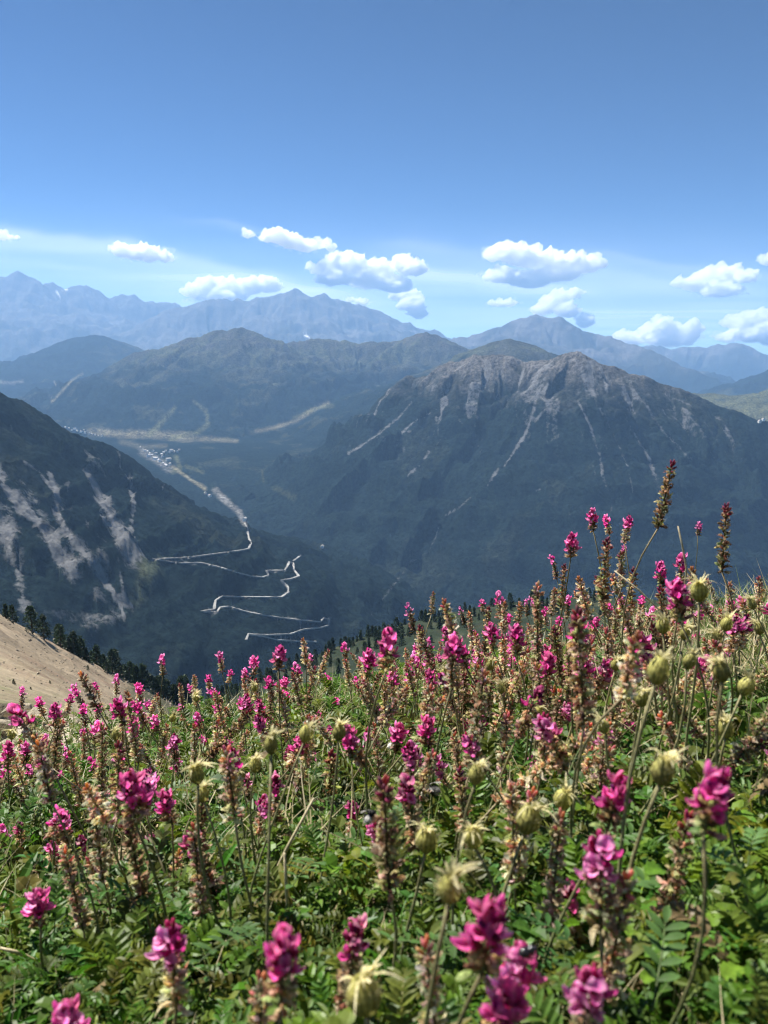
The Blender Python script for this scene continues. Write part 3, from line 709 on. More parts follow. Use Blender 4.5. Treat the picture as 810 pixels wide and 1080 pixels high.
# ---------------------------------------------------------------- near ground: the meadow the camera stands in
CAM_H = 0.26
def ground_z(x, y):
    x = np.asarray(x, float); y = np.asarray(y, float)
    r = np.hypot(x, y); az = np.arctan2(x, np.maximum(y, 1e-6))
    r0 = 1.55 + 1.2 * smooth(R(-15), R(-23), az) - 0.1 * smooth(R(8), R(20), az)
    q = np.maximum(r - r0, 0)
    fall = np.where(q < 1.7, .155 * q * q, .155 * 1.7 ** 2 + .527 * (q - 1.7))
    b = np.where(x > 0, .206, .195)
    yy = np.where(y > 0, y, y * .6)
    return -CAM_H - .268 * yy + b * np.clip(x, -8, 8) - fall * (y > -1) + .012 * perlin(x * 3.1, y * 3.1, 4) + .007 * perlin(x * 9, y * 9, 6)

rads = np.concatenate([[0.0], np.geomspace(.05, 3.5, 120), np.geomspace(3.7, 30, 40)])
aa = np.linspace(-math.pi, math.pi, 260, endpoint=False)
rr, a2 = np.meshgrid(rads, aa, indexing='ij')
x, y = rr * np.sin(a2), rr * np.cos(a2); z = ground_z(x, y)
nA = len(aa); idx = np.arange(len(rads) * nA).reshape(len(rads), nA)
qd = np.stack([idx[:-1], np.roll(idx, -1, 1)[:-1], np.roll(idx, -1, 1)[1:], idx[1:]], -1).reshape(-1, 4)
k = smooth(-.2, .5, fbm(x * 4, y * 4, 3, 9))
bare = np.exp(-(((x + .30) / .11) ** 2 + ((y - .79) / .13) ** 2))
C = mixc(np.broadcast_to(np.array([.085, .058, .036]), x.shape + (3,)), np.array([.030, .040, .016]), np.clip(k - bare, 0, 1))
C = mixc(C, np.array([.36, .31, .24]), smooth(R(-17), R(-22), a2) * smooth(1.5, 2.3, rr) * smooth(R(-120), R(-60), a2))
me = np_mesh('meadow_ground', np.stack([x, y, z], -1).reshape(-1, 3), qd[:, ::-1], C.reshape(-1, 3)); me.materials.append(M_SOIL)
tag(new('meadow_ground', me), 'brown soil of the sloping flower meadow', 'ground', kind='structure')

def foot(px, py):
    """Where the line of sight meets the meadow."""
    d = pdir(px, py); h = math.hypot(d.x, d.y); t = np.linspace(.12, 4.5, 900) / h
    g = ground_z(d.x * t, d.y * t); w = np.nonzero(d.z * t <= g)[0]
    if not len(w): return None
    k = w[0]; return Vector((d.x * t[k], d.y * t[k], float(g[k])))

# ---------------------------------------------------------------- sandy slope and wooded hill below the meadow
def ruled(name, top, bottom, n_u, n_v, sag, colour, mat, label, back=60, drop=60, toe=None):
    """Hillside between a skyline and a lower edge, both given as (pixel, pixel, distance), rounded over at the top."""
    T = [np.array(at(*p)) for p in top]; B = [np.array(at(*p)) for p in bottom]
    def curve(P, n):
        P = np.array(P); s = np.concatenate([[0], np.cumsum(np.linalg.norm(np.diff(P, axis=0), axis=1))]); s /= s[-1]
        u = np.linspace(0, 1, n); return np.stack([np.interp(u, s, P[:, q]) for q in range(3)], 1)
    T, B = curve(T, n_u), curve(B, n_u)
    rows = []
    out = T - 0; h = np.hypot(out[:, 0], out[:, 1])[:, None]; away = np.concatenate([out[:, :2] / h, np.zeros((n_u, 1))], 1)
    rows.append(T + away * back * 3 - np.array([0, 0, drop * 3.0])); rows.append(T + away * back - np.array([0, 0, drop * .8])); rows.append(T + away * back * .3 - np.array([0, 0, drop * .15]))
    for k in range(n_v):
        t = (k / (n_v - 1)) ** 1.6
        p = T * (1 - t) + B * t; p[:, 2] -= sag * 4 * t * (1 - t); rows.append(p)
    rows.append(B - np.array([0, 2.0, 5.0])); rows.append(B - np.array([0, 4.0, 16.0]))
    V = np.stack(rows); sz = np.linalg.norm(V, axis=-1)
    V[..., 2] += .0035 * sz * fbm(V[..., 0] / 9, V[..., 1] / 9, 4, 13) * (np.arange(len(rows)) > 3)[:, None]
    nr, nc = V.shape[:2]; idx = np.arange(nr * nc).reshape(nr, nc)
    qd = np.stack([idx[:-1, :-1], idx[1:, :-1], idx[1:, 1:], idx[:-1, 1:]], -1).reshape(-1, 4)
    C = colour(V)
    me = np_mesh(name, V.reshape(-1, 3), qd, C.reshape(-1, 3)); me.materials.append(mat)
    tag(new(name, me), label, 'slope', kind='structure')
    return V

def sand_col(V):
    px, py = project(V[..., 0], V[..., 1], V[..., 2])
    n = fbm(V[..., 0] / 14, V[..., 1] / 14, 4, 3); n2 = fbm(V[..., 0] / 4, V[..., 1] / 4, 3, 8)
    C = mixc(np.broadcast_to(np.array([.245, .195, .135]), V.shape), np.array([.205, .15, .105]), smooth(0, .6, n))
    low = smooth(-70, 10, (py - 735) - (px * .55)) * 1.0
    C = mixc(C, np.array([.15, .145, .09]), np.clip(low * (.55 + .6 * n2), 0, 1) * .8)
    C = mixc(C, np.array([.13, .14, .06]), smooth(.35, .6, n2) * .5 * low)
    C = mixc(C, np.array([.05, .052, .03]), smooth(118, 150, px + 14 * n2) * .9)
    return C
SANDV = ruled('sandy_slope', [(-700,560,130),(-350,560,150),(-120,580,170),(-40,627,180),(0,648,190),(30,664,200),(60,681,212),(85,694,222),(110,707,232),(140,722,246),(170,738,260),(200,752,280),(240,775,300)],
      [(-700,800,20),(-350,760,22),(-120,740,24),(-60,738,25),(0,742,26),(40,760,27),(80,778,28),(140,800,29),(240,830,30)], 160, 90, 3.0, sand_col, M_SAND, 'bare sandy scree slope falling away beside the meadow', 70, 70)
def wood_col(V):
    n = fbm(V[..., 0] / 20, V[..., 1] / 20, 4, 3)
    return mixc(np.broadcast_to(np.array([.016, .024, .013]), V.shape), np.array([.032, .036, .02]), smooth(.1, .6, n))
WOODV = ruled('hill', [(120,780,330),(200,746,350),(250,727,370),(300,706,400),(350,684,430),(400,666,455),(450,652,475),(500,641,490),(560,633,505),(620,630,515),(700,634,520),(790,640,520),(920,645,520)],
      [(120,900,120),(260,860,130),(400,830,150),(560,800,160),(920,780,170)], 160, 50, 2.0, wood_col, M_SAND, 'dark wooded hillside just over the brow of the meadow', 90, 90)

VS = SANDV[4:-3].reshape(-1, 3); n = 2600
pk = VS[rng.integers(0, len(VS), n)] + rng.normal(scale=.9, size=(n, 3)) * np.array([1, 1, .05]); ds = np.linalg.norm(pk, axis=1)
tvs = np.array([[-1, -.8, -.3], [1, -.7, -.3], [.8, .9, -.3], [-.9, .8, -.3], [-.5, -.4, .6], [.6, -.3, .5], [.4, .5, .7], [-.5, .4, .45]]); tfs = np.array([[0, 1, 5, 4], [1, 2, 6, 5], [2, 3, 7, 6], [3, 0, 4, 7], [4, 5, 6, 7]])
sz = ds / FPX * rng.uniform(.3, 1.0, n) * np.where(rng.random(n) < .06, 2.2, 1); sp = rng.uniform(0, 6.283, n); Vg = tvs[None] * sz[:, None, None]
Xg = Vg[..., 0] * np.cos(sp)[:, None] - Vg[..., 1] * np.sin(sp)[:, None]; Yg = Vg[..., 0] * np.sin(sp)[:, None] + Vg[..., 1] * np.cos(sp)[:, None]
Pg = np.stack([Xg, Yg, Vg[..., 2]], -1) + pk[:, None, :]; g = rng.uniform(.55, 1.15, n); Cg = np.repeat((g[:, None] * np.array([.29, .25, .19]))[:, None, :], 8, 1)
me = np_mesh('gravel', Pg.reshape(-1, 3), (tfs[None] + (np.arange(n) * 8)[:, None, None]).reshape(-1, 4), Cg.reshape(-1, 3), False); me.materials.append(M_SAND)
tag(new('gravel', me), 'loose stones lying over the bare sandy slope', 'gravel', kind='stuff')

# ---------------------------------------------------------------- pines
def pine_meshes(seed, H, wide):
    r = random.Random(seed); tr = MB(); cr = MB()
    bend = [r.uniform(-.03, .03) for _ in range(2)]
    line = [Vector((bend[0] * H * t * t, bend[1] * H * t * t, H * t)) for t in (0, .2, .4, .6, .8, .97)]
    tr.tube([line[0] - Vector((0, 0, .6))] + line, [.05 * H * k for k in (.75, .62, .5, .4, .28, .17, .05)], 6, (.075, .055, .04))
    for k in range(170):
        t = .13 + .85 * (k + r.random()) / 170
        prof = wide * (1 - t) ** .75 * (.65 + .5 * r.random()) * H + .02 * H
        a = r.uniform(0, 6.283); c = Vector((bend[0] * H * t * t, bend[1] * H * t * t, H * t))
        out = Vector((math.cos(a), math.sin(a), r.uniform(-.35, .15) + .5 * t))
        g = r.random(); kcol = (.018 + .022 * g, .034 + .034 * g, .016 + .012 * g)
        if k % 5 == 0: tr.tube([c, c + out * prof * .9], [.006 * H, .002 * H], 3, (.07, .055, .04), False)
        for q in range(5):
            p = c + out * prof * (.35 + .65 * (q + r.random()) / 5) + Vector((r.uniform(-1, 1), r.uniform(-1, 1), r.uniform(-1, 1))) * .03 * H
            d = (out + Vector((r.uniform(-1, 1), r.uniform(-1, 1), r.uniform(-.3, .8)))).normalized()
            s = d.cross(Vector((r.uniform(-1, 1), r.uniform(-1, 1), r.uniform(-1, 1)))).normalized()
            L = .055 * H * r.uniform(.6, 1.3); w = .02 * H * r.uniform(.7, 1.4)
            cr.add([p - s * w, p + s * w, p + d * L + s * w * .5, p + d * L - s * w * .4], [(0, 1, 2, 3)], kcol)
    return tr.mesh('trunk', M_BARK), cr.mesh('crown', M_NEEDLE, False)
PINES = [pine_meshes(1, 6.0, .25), pine_meshes(2, 6.0, .32), pine_meshes(3, 6.0, .21), pine_meshes(4, 6.0, .38)]
def pine(p, h, label, group=None, v=None):
    t, c = PINES[random.randrange(4) if v is None else v]
    o = new('pine_tree', None); o.location = p; s = h / 6.0; o.scale = (s * random.uniform(.9, 1.15), s * random.uniform(.9, 1.15), s); o.rotation_euler.z = random.uniform(0, 6.28)
    new('trunk', t, o); new('crown', c, o); tag(o, label, 'tree', group)
def on_grid(V, px, py):
    x, y = project(V[..., 0], V[..., 1], V[..., 2]); k = np.argmin((x - px) ** 2 + (y - py) ** 2); return Vector(V.reshape(-1, 3)[k])
# along the skyline of the sandy slope: (pixel x, base y, pixel height)
for px, py, hp, lab in [(33,669,27,'dark pine standing clear on the sandy edge, leftmost of the two separate ones'), (48,675,25,'broad dark pine beside the separate one on the sandy edge'), (113,711,14,'small pine standing apart down on the sand below the treeline'), (7,654,16,'dark pine at the top of the sandy edge where the picture ends'), (15,659,19,'bushy pine second along the sandy edge from the picture side')]:
    b = on_grid(SANDV, px, py); pine(b - Vector((0, 0, .3)), hp * b.length / FPX * 1.05, lab)
for k in range(44):
    px = 60 + 150 * (k + random.random()) / 44
    py = np.interp(px, [60, 110, 140, 200, 240], [683, 709, 722, 752, 770]) + random.uniform(-3, 5) - (12 * smooth(120, 170, px)) * random.random()
    D = np.interp(px, [60, 110, 200], [214, 234, 282]) + random.uniform(0, 14)
    b = at(px, py, D); pine(b - Vector((0, 0, .8)), random.uniform(16, 32) * D / FPX, 'dark pine in the dense treeline along the lower sandy edge', 'pines of the treeline on the sandy edge')
for k, (px, py) in enumerate([(32,727),(53,721),(101,725),(15,722),(92,707)]):
    b = on_grid(SANDV, px, py); pine(b - Vector((0, 0, .1)), random.uniform(4, 7) * b.length / FPX, ['tiny dark conifer low on the sand, behind the spike with a round pink top', 'tiny pine alone in mid slope on the sand', 'tiny dark shrubby pine on the reddish sand', 'tiny conifer in the green patch at the picture edge', 'tiny pine highest on the open sand'][k], v=1)
for k in range(200):
    u = random.random(); px = 215 + 420 * u
    top = np.interp(px, [200, 250, 300, 350, 400, 450, 500, 560, 620, 700], [746, 727, 706, 684, 666, 652, 641, 633, 628, 626])
    py = top + abs(random.gauss(0, 12)) + (0 if k % 3 else 0)
    b = on_grid(WOODV, px, py); pine(b - Vector((0, 0, .5)), random.uniform(8, 15) * b.length / FPX, 'dark conifer in the wood just over the brow of the meadow', 'conifers of the wood below the meadow')

# ---------------------------------------------------------------- pale rocks at the edge of the meadow
def rock_mesh(seed):
    r = np.random.default_rng(seed); mb = MB()
    M = Matrix.Identity(4); mb.ellipsoid(M, 9, 7, (.46, .40, .30))
    v = np.array(mb.v); d = 1 + .3 * perlin(v[:, 0] * 1.6 + seed * 9, v[:, 1] * 1.6 + v[:, 2] * 2.1, seed) + .16 * perlin(v[:, 0] * 4 + v[:, 2], v[:, 1] * 4 + seed, seed + 3)
    for q in range(9):            # broken flat faces
        w = r.normal(size=3); w /= np.linalg.norm(w); lim = r.uniform(.5, .85); pr = (v * d[:, None]) @ w; d = np.where(pr > lim, d * lim / np.maximum(pr, 1e-6), d)
    mb.v = [tuple(p) for p in v * d[:, None]]
    return mb.mesh('rock', M_ROCK, False)
ROCKS = [rock_mesh(s) for s in (1, 2, 3, 4)]
ROCKL = ['pale boulder at the picture edge behind the magenta cluster', 'flat pale stone beside the boulder at the meadow edge', 'largest pale limestone block under the round pink top', 'low cream stone between the first spikes', 'pale stone partly behind a yellow green seed head', 'small pale stone near the sand', 'cream rubble stone under the sandy slope', 'rounded pale stone close to the withered spike']
for k, (px, py, w) in enumerate([(6,766,30),(24,776,20),(40,752,26),(52,762,18),(12,748,20),(66,750,15),(28,744,15),(2,790,24)] + [(random.uniform(-8, 84), random.uniform(740, 785), random.uniform(6, 14)) for _ in range(34)]):
    p = at(px, py, 2.35 + .25 * (790 - py) / 40); g = float(ground_z(p.x, p.y)); s = w / 2 * p.length / FPX
    o = new('rock', ROCKS[k % 4]); o.location = (p.x, p.y, max(g, p.z - s * .2)) if k < 8 else (p.x, p.y, g + s * .3); o.scale = (s * random.uniform(.9, 1.3), s * random.uniform(.8, 1.2), s * random.uniform(.6, .85)); o.rotation_euler = (random.uniform(-.6, .6), random.uniform(-.6, .6), random.uniform(0, 6))
    tag(o, ROCKL[k] if k < 8 else 'small cream stone of the rubble between the first spikes and the sand', 'rock', 'pale rocks at the meadow edge' if k < 8 else 'cream rubble at the meadow edge')

# ---------------------------------------------------------------- meadow plants: shared shapes
TAN = [(.60, .44, .26), (.68, .52, .33), (.48, .32, .18), (.74, .60, .41), (.31, .19, .10), (.58, .38, .25), (.18, .105, .06), (.42, .38, .17)]
PINKS = [(.90, .085, .42), (.93, .16, .50), (.78, .05, .34), (.90, .22, .57)]

def pea_flower(seed, fade=0.0):
    """One pea flower pointing along +X, up is +Z, 11 mm long: calyx with teeth, upright banner, two wings, boat-shaped keel."""
    r = random.Random(seed); mb = MB(); mm = .001
    pk = PINKS[seed % 4]; pk = tuple(a * (1 - fade) + b * fade for a, b in zip(pk, (.40, .25, .2)))
    deep = tuple(k * .55 for k in pk); lite = (min(1, pk[0] * 1.12), pk[1] * 2.2 + .03, pk[2] * 1.25)
    # calyx
    mb.tube([(0, 0, 0), (1.6 * mm, 0, .2 * mm), (3.6 * mm, 0, .6 * mm)], [.6 * mm, 1.5 * mm, 1.7 * mm], 7, [(.16, .08, .05), (.26, .09, .09), (.30, .08, .12)], False)
    for k in range(5):
        a = k * 1.257; p = Vector((3.4 * mm, 1.6 * mm * math.cos(a), .6 * mm + 1.6 * mm * math.sin(a))); d = Vector((1, .25 * math.cos(a), .25 * math.sin(a)))
        mb.tube([p, p + d * 3.2 * mm], [.38 * mm, .05 * mm], 3, (.27, .13, .09), False)
    # banner: grid bent upward and back, notched
    n = 7; vs = []; cc = []
    for i in range(n):
        t = i / (n - 1)
        hw = (1.1 + 3.3 * math.sin(math.pi * min(1, .12 + .80 * t)) ** .8) * mm
        cx = (3.2 + 4.6 * math.sin(t * 1.5)) * mm - 1.6 * mm * t * t; cz = (1.2 + 8.2 * t ** 1.25) * mm
        for j in range(7):
            s = (j - 3) / 3
            vs.append(Vector((cx - 1.4 * mm * s * s * (.3 + t) + r.uniform(-.15, .15) * mm, s * hw, cz + .5 * mm * math.cos(s * 3) * t - (.9 * mm * (1 - abs(s)) if i == n - 1 else 0))))
            w = .5 + .5 * t; cc.append(tuple(deep[q] * (1 - w) * (1 if j % 2 else 1.2) + (lite[q] if j in (1, 5) else pk[q]) * w for q in range(3)))
    mb.add(vs, [(i * 7 + j, i * 7 + j + 1, (i + 1) * 7 + j + 1, (i + 1) * 7 + j) for i in range(n - 1) for j in range(6)], cc)
    # keel: two cheeks meeting below
    vs = []; cc = []
    for i in range(7):
        t = i / 6; x = (3 + 8 * t) * mm; dz = (-.6 - 1.2 * math.sin(t * 2.2) + 3.4 * t ** 3) * mm; w = 1.9 * mm * math.sin(math.pi * (.12 + .8 * t)) ; hgt = 2.9 * mm * math.sin(math.pi * (.16 + .72 * t))
        for q in range(5):
            a = math.pi * (q / 4) - math.pi
            vs.append(Vector((x, w * math.cos(a), dz + hgt * (1 + math.sin(a)) * .9))); m = .75 + .4 * t; cc.append(tuple(min(1, k * m) for k in lite) if q in (0, 4) else tuple(k * m for k in pk))
    mb.add(vs, [(i * 5 + j, i * 5 + j + 1, (i + 1) * 5 + j + 1, (i + 1) * 5 + j) for i in range(6) for j in range(4)], cc)
    for sg in (-1, 1):
        mb.strip([Vector((3.2 * mm, sg * 1.6 * mm, 1.1 * mm)), Vector((5.6 * mm, sg * 2.6 * mm, 1.4 * mm)), Vector((8.2 * mm, sg * 2.7 * mm, 1.8 * mm))], Vector((0, .2 * sg, 1)).normalized(), [.5 * mm, 1.2 * mm, .3 * mm], pk, lite, .2, Vector((0, sg, 0)))
    return mb.mesh('flower', M_PETAL)
FLOWERS = [pea_flower(k) for k in range(4)] + [pea_flower(4, .12), pea_flower(5, .35), pea_flower(6, .22), pea_flower(7, .5)]

def axis_point(bend, L, t): return Vector((bend * L * t * t, 0, L * t))

def withered(mb, p, d, r, pal, s=1.0):
    """One withered floret: hairy calyx, shrivelled hanging petal, fine teeth."""
    c = r.choice(pal); c = tuple(k * r.uniform(.75, 1.25) for k in c); dk = tuple(k * .5 for k in c); mm = .001 * s
    e = p + d * 3.4 * mm
    mb.tube([p, p + d * 1.6 * mm, e], [.4 * mm, 1.15 * mm, 1.3 * mm], 5, [dk, c, c], False)
    side = d.cross(Vector((r.uniform(-1, 1), r.uniform(-1, 1), r.uniform(-1, 1)))).normalized(); up = d.cross(side)
    L = r.uniform(2.2, 4.8) * mm; cu = r.uniform(-1.3, 1.3)
    pts = [e - d * mm, e + d * L * .4 + up * cu * .8 * mm, e + d * L * .75 + up * cu * 2.2 * mm, e + d * L + up * cu * 3.8 * mm]
    lt = tuple(min(.75, k * 1.35 + .03) for k in c)
    mb.strip(pts, side, [.9 * mm, r.uniform(1.1, 2.0) * mm, 1.2 * mm, .3 * mm], c, lt, r.uniform(-.6, .6), up)
    if r.random() < .55:
        up2 = -up; pts = [e - d * mm, e + d * L * .4 + up2 * .9 * mm, e + d * L * .8 + up2 * 1.8 * mm]
        mb.strip(pts, side, [.8 * mm, 1.3 * mm, .3 * mm], lt, c, .4, up)
    for k in range(4):
        a = r.uniform(0, 6.28); q = d + (side * math.cos(a) + up * math.sin(a)) * .45
        mb.tube([e - d * .6 * mm, e + q * r.uniform(2.5, 4.5) * mm], [.22 * mm, .03 * mm], 3, lt, False)

def seed_spike(seed, L, pal, wid=1.0, dense=1.0, z0=0.0, bend=0.0):
    r = random.Random(seed); mb = MB(); n = int(1500 * L * dense) + 6
    mb.tube([Vector((0, 0, z0)), Vector((0, 0, z0 + L))], [.0011, .0008], 5, (.16, .15, .07), False)
    for k in range(n):
        t = (k + .5) / n; a = k * 2.39996 + r.uniform(-.4, .4)
        el = r.uniform(-.2, 1.05)
        d = Vector((math.cos(a) * math.cos(el), math.sin(a) * math.cos(el), math.sin(el)))
        withered(mb, Vector((0, 0, z0 + L * t)) + d * .0014, d, r, pal, wid * r.uniform(.75, 1.3) * (1.15 - .35 * t))
    return mb

def bud_tip(mb, z, r, n=11, dark=(.20, .02, .085), s=1.0):
    """Pointed tuft of unopened dark buds with hairy tips."""
    for k in range(n):
        t = k / n; a = k * 2.4 + r.uniform(-.3, .3); el = .35 + 1.1 * t
        d = Vector((math.cos(a) * math.cos(el), math.sin(a) * math.cos(el), math.sin(el)))
        p = Vector((0, 0, z + .009 * s * t)) + d * .0018 * s
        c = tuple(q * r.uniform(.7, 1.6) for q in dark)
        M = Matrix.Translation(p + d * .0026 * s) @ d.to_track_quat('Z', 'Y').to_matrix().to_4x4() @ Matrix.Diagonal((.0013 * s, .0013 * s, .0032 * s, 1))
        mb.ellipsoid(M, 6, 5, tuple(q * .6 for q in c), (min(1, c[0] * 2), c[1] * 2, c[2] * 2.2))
        for q in range(3):
            dd = (d + Vector((r.uniform(-.5, .5), r.uniform(-.5, .5), r.uniform(-.2, .5)))).normalized()
            mb.tube([p + d * .003 * s, p + d * .003 * s + dd * .0042 * s], [.00018, .00003], 3, (.45, .32, .22), False)

def stem_mesh(seed, L, r0=.0011, c0=(.09, .11, .04), c1=(.16, .17, .07), bend=.15, leaves=True):
    r = random.Random(seed); mb = MB(); n = 9
    w = [r.uniform(-1, 1) for _ in range(4)]
    def P(t):
        k = t * (1 - t) * 4
        return Vector((bend * L * (w[0] * k * .6 + w[1] * .2 * math.sin(t * 6.28)), bend * L * (w[2] * k * .6 + w[3] * .2 * math.sin(t * 6.28)), -.012 + (L + .012) * t))
    pts = [P(i / (n - 1)) for i in range(n)]; pts[-1] = Vector((0, 0, L))
    mb.tube(pts, [r0 * (1.15 - .35 * i / (n - 1)) for i in range(n)], 6, [tuple(c0[q] * (1 - i / (n - 1)) + c1[q] * i / (n - 1) for q in range(3)) for i in range(n)])
    for k in range(int(L * 260)):      # soft hairs along the stem
        t = r.random(); p = P(t); a = r.uniform(0, 6.28); d = Vector((math.cos(a), math.sin(a), r.uniform(-.1, .5)))
        mb.tube([p, p + d * r.uniform(.0015, .003)], [.00014, .00003], 3, (.35, .34, .24), False)
    return mb

def stem_leaf(seed, n_pairs=5, L=.045):
    """Feathered leaf with small oval leaflets."""
    r = random.Random(seed); mb = MB()
    g = (.060 + .02 * r.random(), .125 + .03 * r.random(), .040)
    pts = [Vector((L * t, 0, L * (.55 * t - .5 * t * t))) for t in np.linspace(0, 1, 7)]
    mb.tube(pts, [.0005] * 6 + [.0003], 4, (.12, .17, .06), False)
    for k in range(n_pairs + 1):
        t = .25 + .75 * k / n_pairs; p = Vector((L * t, 0, L * (.55 * t - .5 * t * t)))
        for sg in ((-1, 1) if k < n_pairs else (0,)):
            d = Vector((.55, sg * 1.0, .25)).normalized() if sg else Vector((1, 0, .1)).normalized()
            sd = d.cross(Vector((0, 0, 1))).normalized(); l = .010 * r.uniform(.8, 1.2); u = Vector((0, 0, 1))
            mb.strip([p, p + d * l * .35 + u * .0004, p + d * l * .7 + u * .0003, p + d * l], sd, [.0006, .0019, .0019, .0003], g, tuple(q * 1.2 for q in g), .3)
    return mb.mesh('leaf', M_LEAF)
LEAVES = [stem_leaf(k) for k in range(3)]

def flower_places(r, n, z, spread=.007):
    out = []
    for k in range(n):
        a = k * 2.39996 + r.uniform(-.35, .35); t = k / max(1, n - 1); el = r.uniform(-.4, .45) + .45 * t
        d = Vector((math.cos(a) * math.cos(el), math.sin(a) * math.cos(el), math.sin(el)))
        zz = z + spread * t
        rot = d.to_track_quat('X', 'Z').to_matrix().to_4x4()
        out.append(Matrix.Translation(Vector((0, 0, zz)) + d * .0012) @ rot @ Matrix.Scale(r.uniform(.62, 1.05), 4))
    return out

def merge_flowers(mats, r):
    """The same blossoms as one mesh, for plants too far off to show single flowers."""
    mb = MB()
    for M in mats:
        f = FLOWERS[r.randrange(4)]
        at_ = f.color_attributes['Col'].data
        mb.add([M @ v.co for v in f.vertices], [tuple(p.vertices) for p in f.polygons], [tuple(a.color)[:3] for a in at_])
    return mb

TOTALS = [.075, .11, .15, .20, .26, .33]
BLOOM, SPENT, POD = {}, {}, {}
for hi, Ht in enumerate(TOTALS):
    for v in range(3 if hi < 5 else 2):
        sd = hi * 10 + v; r = random.Random(sd + 500)
        # flowering plant: withered part, open flowers, buds
        Ls = min([.014, .024, .036][v] * r.uniform(.9, 1.15), Ht * .42); zs = Ht - Ls - .016
        stem = stem_mesh(sd, zs, .00095, c0=(.10, .17, .05), c1=(.24, .20, .10)).mesh('stem', M_STEM)
        pal = [TAN[k] for k in ((0, 2, 4, 5, 6, 7), (0, 1, 3, 5, 2), (4, 6, 2, 5, 0))[v]]
        spk = seed_spike(sd, Ls, pal, .8, 1.15, zs).mesh('seed_spike', M_DRY)
        nf = [9, 7, 4][v] + r.randrange(2)
        pl = flower_places(r, nf, zs + Ls - .003, .012)
        bt = MB(); bud_tip(bt, zs + Ls + .003, r, [9, 12, 14][v]); bud = bt.mesh('bud_cluster', M_PETAL)
        fm = [(FLOWERS[r.choice([0, 1, 2, 3, 3, 4, 6] if v < 2 else [2, 3, 5, 6, 7])], M) for M in pl]
        BLOOM[hi, v] = dict(H=Ht, parts=[('stem', stem, None), ('seed_spike', spk, None), ('bud_cluster', bud, None)] + [('flower', f, M) for f, M in fm],
                            far=[('stem', stem, None), ('seed_spike', spk, None), ('blossom', merge_flowers(pl, r).mesh('blossom', M_PETAL), None)], zs=zs)
        # spent plant: long withered spike
        Ls = min([.045, .062, .075][v] * r.uniform(.9, 1.1), Ht * .55); zs = Ht - Ls
        stem = stem_mesh(sd + 70, zs, .0010, c0=(.13, .17, .065), c1=(.30, .24, .13)).mesh('stem', M_STEM)
        pal = [TAN[k] for k in ((0, 1, 3, 5), (2, 4, 6, 0, 7), (1, 0, 2, 5, 7))[v]]
        mb = seed_spike(sd + 70, Ls, pal, .82, 1.0, zs)
        tip = MB(); bud_tip(tip, zs + Ls - .004, r, 9, [(.30, .17, .11), (.20, .05, .07), (.36, .22, .14)][v], .9)
        SPENT[hi, v] = dict(H=Ht, parts=[('stem', stem, None), ('seed_spike', mb.mesh('seed_spike', M_DRY), None), ('bud_cluster', tip.mesh('bud_cluster', M_PETAL), None)], zs=zs)
        # urn-shaped seed head with a withered pale tuft
        hb = r.uniform(.0108, .0135); wb = hb * r.uniform(.40, .48); zs = Ht - hb - .006
        stem = stem_mesh(sd + 140, zs + .001, .0010, c0=(.13, .17, .06), c1=(.28, .25, .12)).mesh('stem', M_STEM)
        mb = MB(); nn = 26; mm_ = 11; vs = []; cc = []
        for j in range(mm_):
            t = j / (mm_ - 1); rad_ = wb * (math.sin(math.pi * (.06 + .80 * t)) ** .75) * (1 - .25 * t)
            for k in range(nn):
                a = 2 * math.pi * k / nn; rb = 1 + (.09 if k % 2 else -.05) + r.uniform(-.03, .03)
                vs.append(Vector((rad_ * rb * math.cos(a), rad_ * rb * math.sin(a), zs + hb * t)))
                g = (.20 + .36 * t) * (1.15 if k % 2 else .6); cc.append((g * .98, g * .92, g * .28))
        mb.add(vs, [(i * nn + j, i * nn + (j + 1) % nn, (i + 1) * nn + (j + 1) % nn, (i + 1) * nn + j) for i in range(mm_ - 1) for j in range(nn)], cc)
        for k in range(70):
            a = r.uniform(0, 6.28); t = r.uniform(.1, .95); rad_ = wb * (math.sin(math.pi * (.06 + .80 * t)) ** .75) * (1 - .25 * t)
            p = Vector((rad_ * math.cos(a), rad_ * math.sin(a), zs + hb * t)); d = Vector((math.cos(a), math.sin(a), .8))
            mb.tube([p, p + d * .0022], [.00018, .00003], 3, (.5, .46, .25), False)
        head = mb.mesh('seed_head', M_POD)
        mb = MB()
        for k in range([20, 30, 25][v]):
            a = [.4, 2.6, 4.5][v] + r.gauss(0, 1.15); L = r.uniform(.004, .0115) * (1.5 if k % 6 == 0 else 1); o = Vector((math.cos(a), math.sin(a), 0)); e = r.uniform(.5, 1.45); droop = r.uniform(-.2, 1.3) if k % 3 else r.uniform(.8, 1.8)
            p0 = Vector((0, 0, zs + hb * .93)) + o * wb * .5 * r.random()
            pts = [p0]
            for q in range(1, 5):
                t = q / 4; pts.append(p0 + o * L * (math.cos(e) * t + .15 * t * t) + Vector((0, 0, L * (math.sin(e) * t - droop * .5 * t * t))))
            sd_ = (o.cross(Vector((0, 0, 1))) + Vector((r.uniform(-.5, .5), r.uniform(-.5, .5), r.uniform(-.6, .6)))).normalized()
            g = r.uniform(.75, 1.15); w0 = r.uniform(.0003, .0008)
            mb.strip(pts, sd_, [w0, w0 * 1.25, w0 * 1.1, w0 * .8, w0 * .15], (.58 * g, .53 * g, .22 * g), (.80 * g, .72 * g, .46 * g), .35)
        POD[hi, v] = dict(H=Ht, parts=[('stem', stem, None), ('seed_head', head, None), ('tuft', mb.mesh('tuft', M_DRY), None)], zs=zs)

